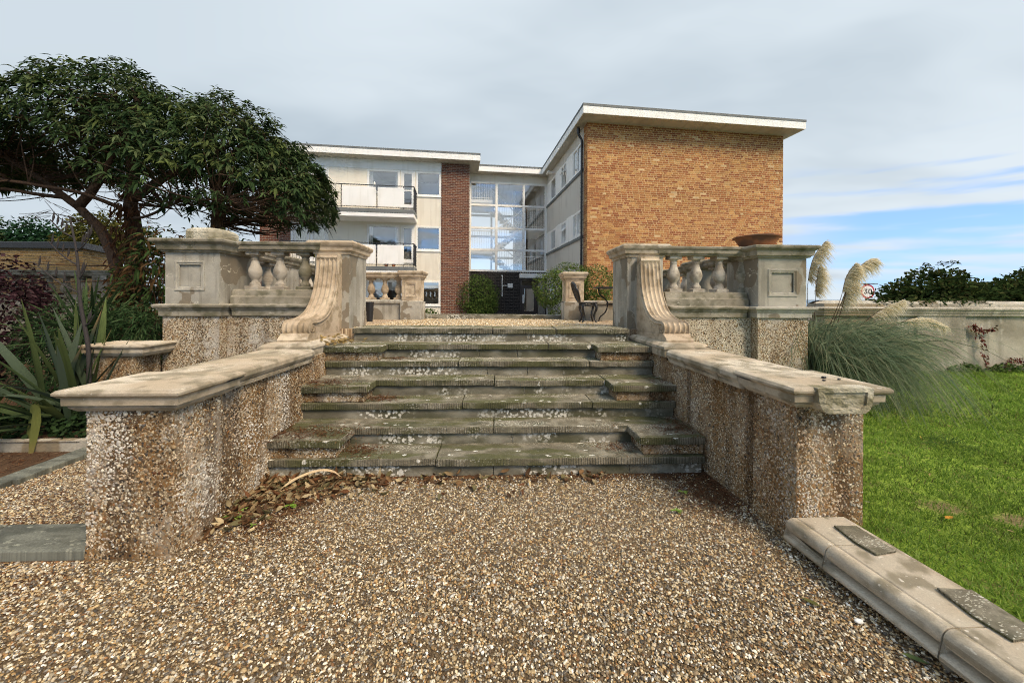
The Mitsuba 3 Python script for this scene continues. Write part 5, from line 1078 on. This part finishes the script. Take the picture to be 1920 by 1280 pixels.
for s0 in (-.12, -.06, 0, .06, .12): bk_.append(tube([bp(s0, .42), bp(s0 * 1.2, .62), bp(s0, .82 - abs(s0))], .014, 5))
put('backrest', chs(cat(*bk_)), 'm_iron', ch, smooth=50)
tb_ = thing('garden_table', 'black cast-iron garden table partly hidden behind the right newel', 'table'); TX, TY = 2.28, 7.5
put('tabletop', xf(lathe([(0, 0), (.36, 0), (.375, .008), (.375, .02), (.36, .028), (0, .028)], 40), tr(TX, TY, 1.70)), 'm_iron', tb_)
for a in (.5, 2.6, 4.7):
    c_, s_ = math.cos(a), math.sin(a); put('leg', tube(spline([(TX + r_ * c_, TY + r_ * s_, z_) for r_, z_ in ((.28, 1.70), (.25, 1.58), (.10, 1.44), (.13, 1.25), (.24, 1.14), (.27, 1.05))], 6), .013, 7), 'm_iron', tb_, smooth=50)
put('stretcher_ring', ring((TX, TY, 1.40), .12, .010), 'm_iron', tb_, smooth=50)

# ---------------------------------------------------------------- litter
def litter(n, fn, L, W, pal, z=.012, kind='leaf'):
    p = fn(n); n = len(p); d = unit(np.c_[rg.standard_normal((n, 2)), rg.normal(0, .25, n)]); l = L * rg.uniform(.5, 1.3, n)
    zz = p[:, 2:3] if p.shape[1] == 3 else np.full((n, 1), z)
    return leaves(np.c_[p[:, :2], zz + rg.random((n, 1)) * .03], d, np.c_[rg.normal(0, .5, (n, 2)), np.ones(n)], l, W / L * l, rg.uniform(-.35, .45, n), pick(pal, n, .3), rg, fold=.5)
BRN = [(.15, .08, .04), (.22, .135, .07), (.33, .24, .13), (.10, .06, .035), (.46, .37, .22), (.16, .14, .07), (.17, .08, .04), (.38, .30, .17)]
def drift(n):
    p = np.c_[rg.uniform(-1.85, .9, n), 3.24 - np.abs(rg.exponential(.11, n)) * 1.0]
    q = np.c_[rg.uniform(-1.84, -1.0, n), rg.uniform(2.5, 3.24, n)]; q = q[(q[:, 0] < -1.15 - .75 * (3.24 - q[:, 1]) + .12 * rg.standard_normal(len(q)))]
    p = p[(rg.random(n) < np.where(p[:, 0] < -.9, 1, .26)) & (p[:, 1] > 2.85)]; return np.vstack([p, q])
m, c = litter(820, drift, .075, .032, BRN); put('leaf_litter', m, 'm_leaf', smooth=True, color=c, kind='stuff', cat='leaf litter', label='drift of dry brown leaves at the foot of the bottom step')
RED = [(.10, .04, .02), (.15, .065, .03), (.19, .09, .045), (.07, .032, .018)]
def ndl(n):
    o = []
    for x, y, z, sx, sy, k in ((-1.55, 2.75, .004, .18, .22, .26), (1.60, 2.95, .004, .12, .22, .22), (-1.68, 3.82, .482, .16, .09, .0), (-1.2, 3.42, .162, .12, .08, .08), (-1.15, 3.95, .482, .10, .06, .08), (-1.62, 3.42, .325, .22, .10, .14), (-1.68, 3.93, .645, .14, .09, .10), (1.60, 3.42, .325, .12, .09, .06), (-1.15, 4.47, .802, .10, .05, .05), (1.72, 3.65, .325, .06, .2, .05), (1.1, 3.45, .162, .1, .06, .04), (1.68, 4.0, .645, .08, .14, .03)):
        c_ = int(n * k); o.append(np.c_[np.clip(rg.normal(x, sx, c_), -1.85, 1.76), rg.normal(y, sy, c_), np.full(c_, z)])
    return np.vstack(o)
p = ndl(5200); k = len(p); p = p[(p[:, 2] > .1) | (p[:, 1] < 3.24)]
zst = np.array([.16 * (np.searchsorted(YS, yy + .0)) for yy in p[:, 1]]); p[:, 2] = np.where(p[:, 2] > .1, np.maximum(p[:, 2], zst + .004), p[:, 2])
n = len(p); m, c = leaves(p + np.c_[np.zeros((n, 2)), rg.random(n) * .012], unit(np.c_[rg.standard_normal((n, 2)), rg.normal(0, .15, n)]), np.tile([0, 0, 1.], (n, 1)) + .3 * rdir(n), .06 * rg.uniform(.5, 1.2, n), .0045, .1, pick(RED, n, .3), rg, fold=.1)
put('needle_litter', m, 'm_leaf', smooth=True, color=c, kind='stuff', cat='needle litter', label='reddish brown needles gathered in the corners of the steps')
p = np.c_[rg.normal(-1.84, .10, 70), rg.uniform(4.25, 4.75, 70), np.full(70, 1.0)]; p[:, 2] = np.where(p[:, 0] < -1.86, 1.03, .985)
m, c = litter(70, lambda n: p, .06, .03, [(.38, .28, .12), (.30, .20, .08), (.45, .34, .16)]); put('leaf_litter', m, 'm_leaf', smooth=True, color=c, kind='stuff', cat='leaf litter', label='little heap of yellow-brown leaves beside the left scroll console')
p = np.c_[rg.uniform(-8, -4.1, 2600), rg.uniform(2.0, 3.85, 2600)]
n = len(p); m, c = leaves(np.c_[p, .012 + .012 * rg.random(n)], unit(np.c_[rg.standard_normal((n, 2)), rg.normal(0, .1, n)]), np.tile([0, 0, 1.], (n, 1)) + .3 * rdir(n), .09 * rg.uniform(.5, 1.2, n), .006, .05, pick(RED + [(.22, .15, .09)], n, .3), rg, fold=.1)
put('needle_litter', m, 'm_leaf', smooth=True, color=c, kind='stuff', cat='needle litter', label='brown needles strewn on the earth at the far left of the slate strip')
P = spline([(-1.66, 3.02, .02), (-1.56, 3.10, .075), (-1.43, 3.17, .10), (-1.33, 3.20, .08), (-1.27, 3.215, .03)], 5)
m, c = blade(P, .013 * np.interp(np.linspace(0, 1, len(P)), [0, .15, .7, 1], [.3, 1, .8, .1]), np.array([0, -.5, 1.]), .3, (.58, .46, .28), (.50, .36, .22)); put('dead_flax_leaf', m, 'm_matte', smooth=True, color=c, cat='dead leaf', label='long curved straw-coloured dead leaf arching over the brown litter')
for x, y, s_, k, lb in ((-1.75, 2.68, .085, 5, 'bright green seedling in the litter nearest the left pier'), (-1.46, 2.80, .07, 4, 'bright green three-leaved seedling at the edge of the brown litter'), (1.44, 2.89, .05, 5, 'small green seedling in the gravel nearest the right wall'), (1.266, 2.65, .055, 4, 'small green seedling in the gravel, second from the right wall'), (-1.57, 2.56, .03, 4, 'tiny pale seedling in the gravel before the litter')):
    az = np.arange(k) * 2.2 + x * 9; m, c = leaves(np.tile([x, y, .025], (k, 1)), np.c_[np.cos(az), np.sin(az), rg.uniform(.1, .5, k)], np.tile([0, 0, 1.], (k, 1)), s_ * rg.uniform(.7, 1.1, k), s_ * .42, .25, pick([(.20, .34, .05), (.26, .38, .09)], k, .1), rg)
    sk = thing('seedling', lb, 'seedling'); put('leaves', m, 'm_leaf', sk, smooth=True, color=c); put('stem', tube([(x, y, -.002), (x, y, .028)], .002, 4), 'm_bark', sk)
for x, y, az, lb, cc in ((1.574, 1.796, 2.2, 'single olive-green fallen leaf on the gravel at lower right', (.14, .14, .05)), (1.705, 1.549, -.6, 'narrow green fallen leaf on the gravel next to the kerb', (.11, .15, .06)), (2.77, 2.264, .3, 'orange fallen leaf lying on the lawn', (.50, .25, .05))):
    m, c = leaves(np.array([[x, y, .022 if x < 2 else .16]]), np.array([[math.cos(az), math.sin(az), .05]]), np.array([[0, 0, 1.]]), .085, .03, .1, np.array([cc]), rg, fold=.3); put('fallen_leaf', m, 'm_leaf', smooth=True, color=c, cat='leaf', label=lb)
for i, (x, y, s_) in enumerate(((2.062, 2.343, .010), (2.13, 2.422, .014), (2.187, 2.372, .009))):
    v, f = ico(); put('dark_berry', (v * s_ * [1.3, 1, .7] + [x, y, .990 + s_ * .5], f), 'm_black', smooth=True, cat='berry', group='dark berries on the right pier cap', label=['nearest and left of three black berries on the right pier cap', 'largest of the three black berries on the right pier cap', 'smallest and rightmost of three black berries on the right pier cap'][i])
v, f = ico(); put('white_shell', (v * [.022, .015, .010] + [1.683, 1.716, .016], f), 'm_white', smooth=True, cat='shell', label='white shell fragment among the gravel near the kerb')
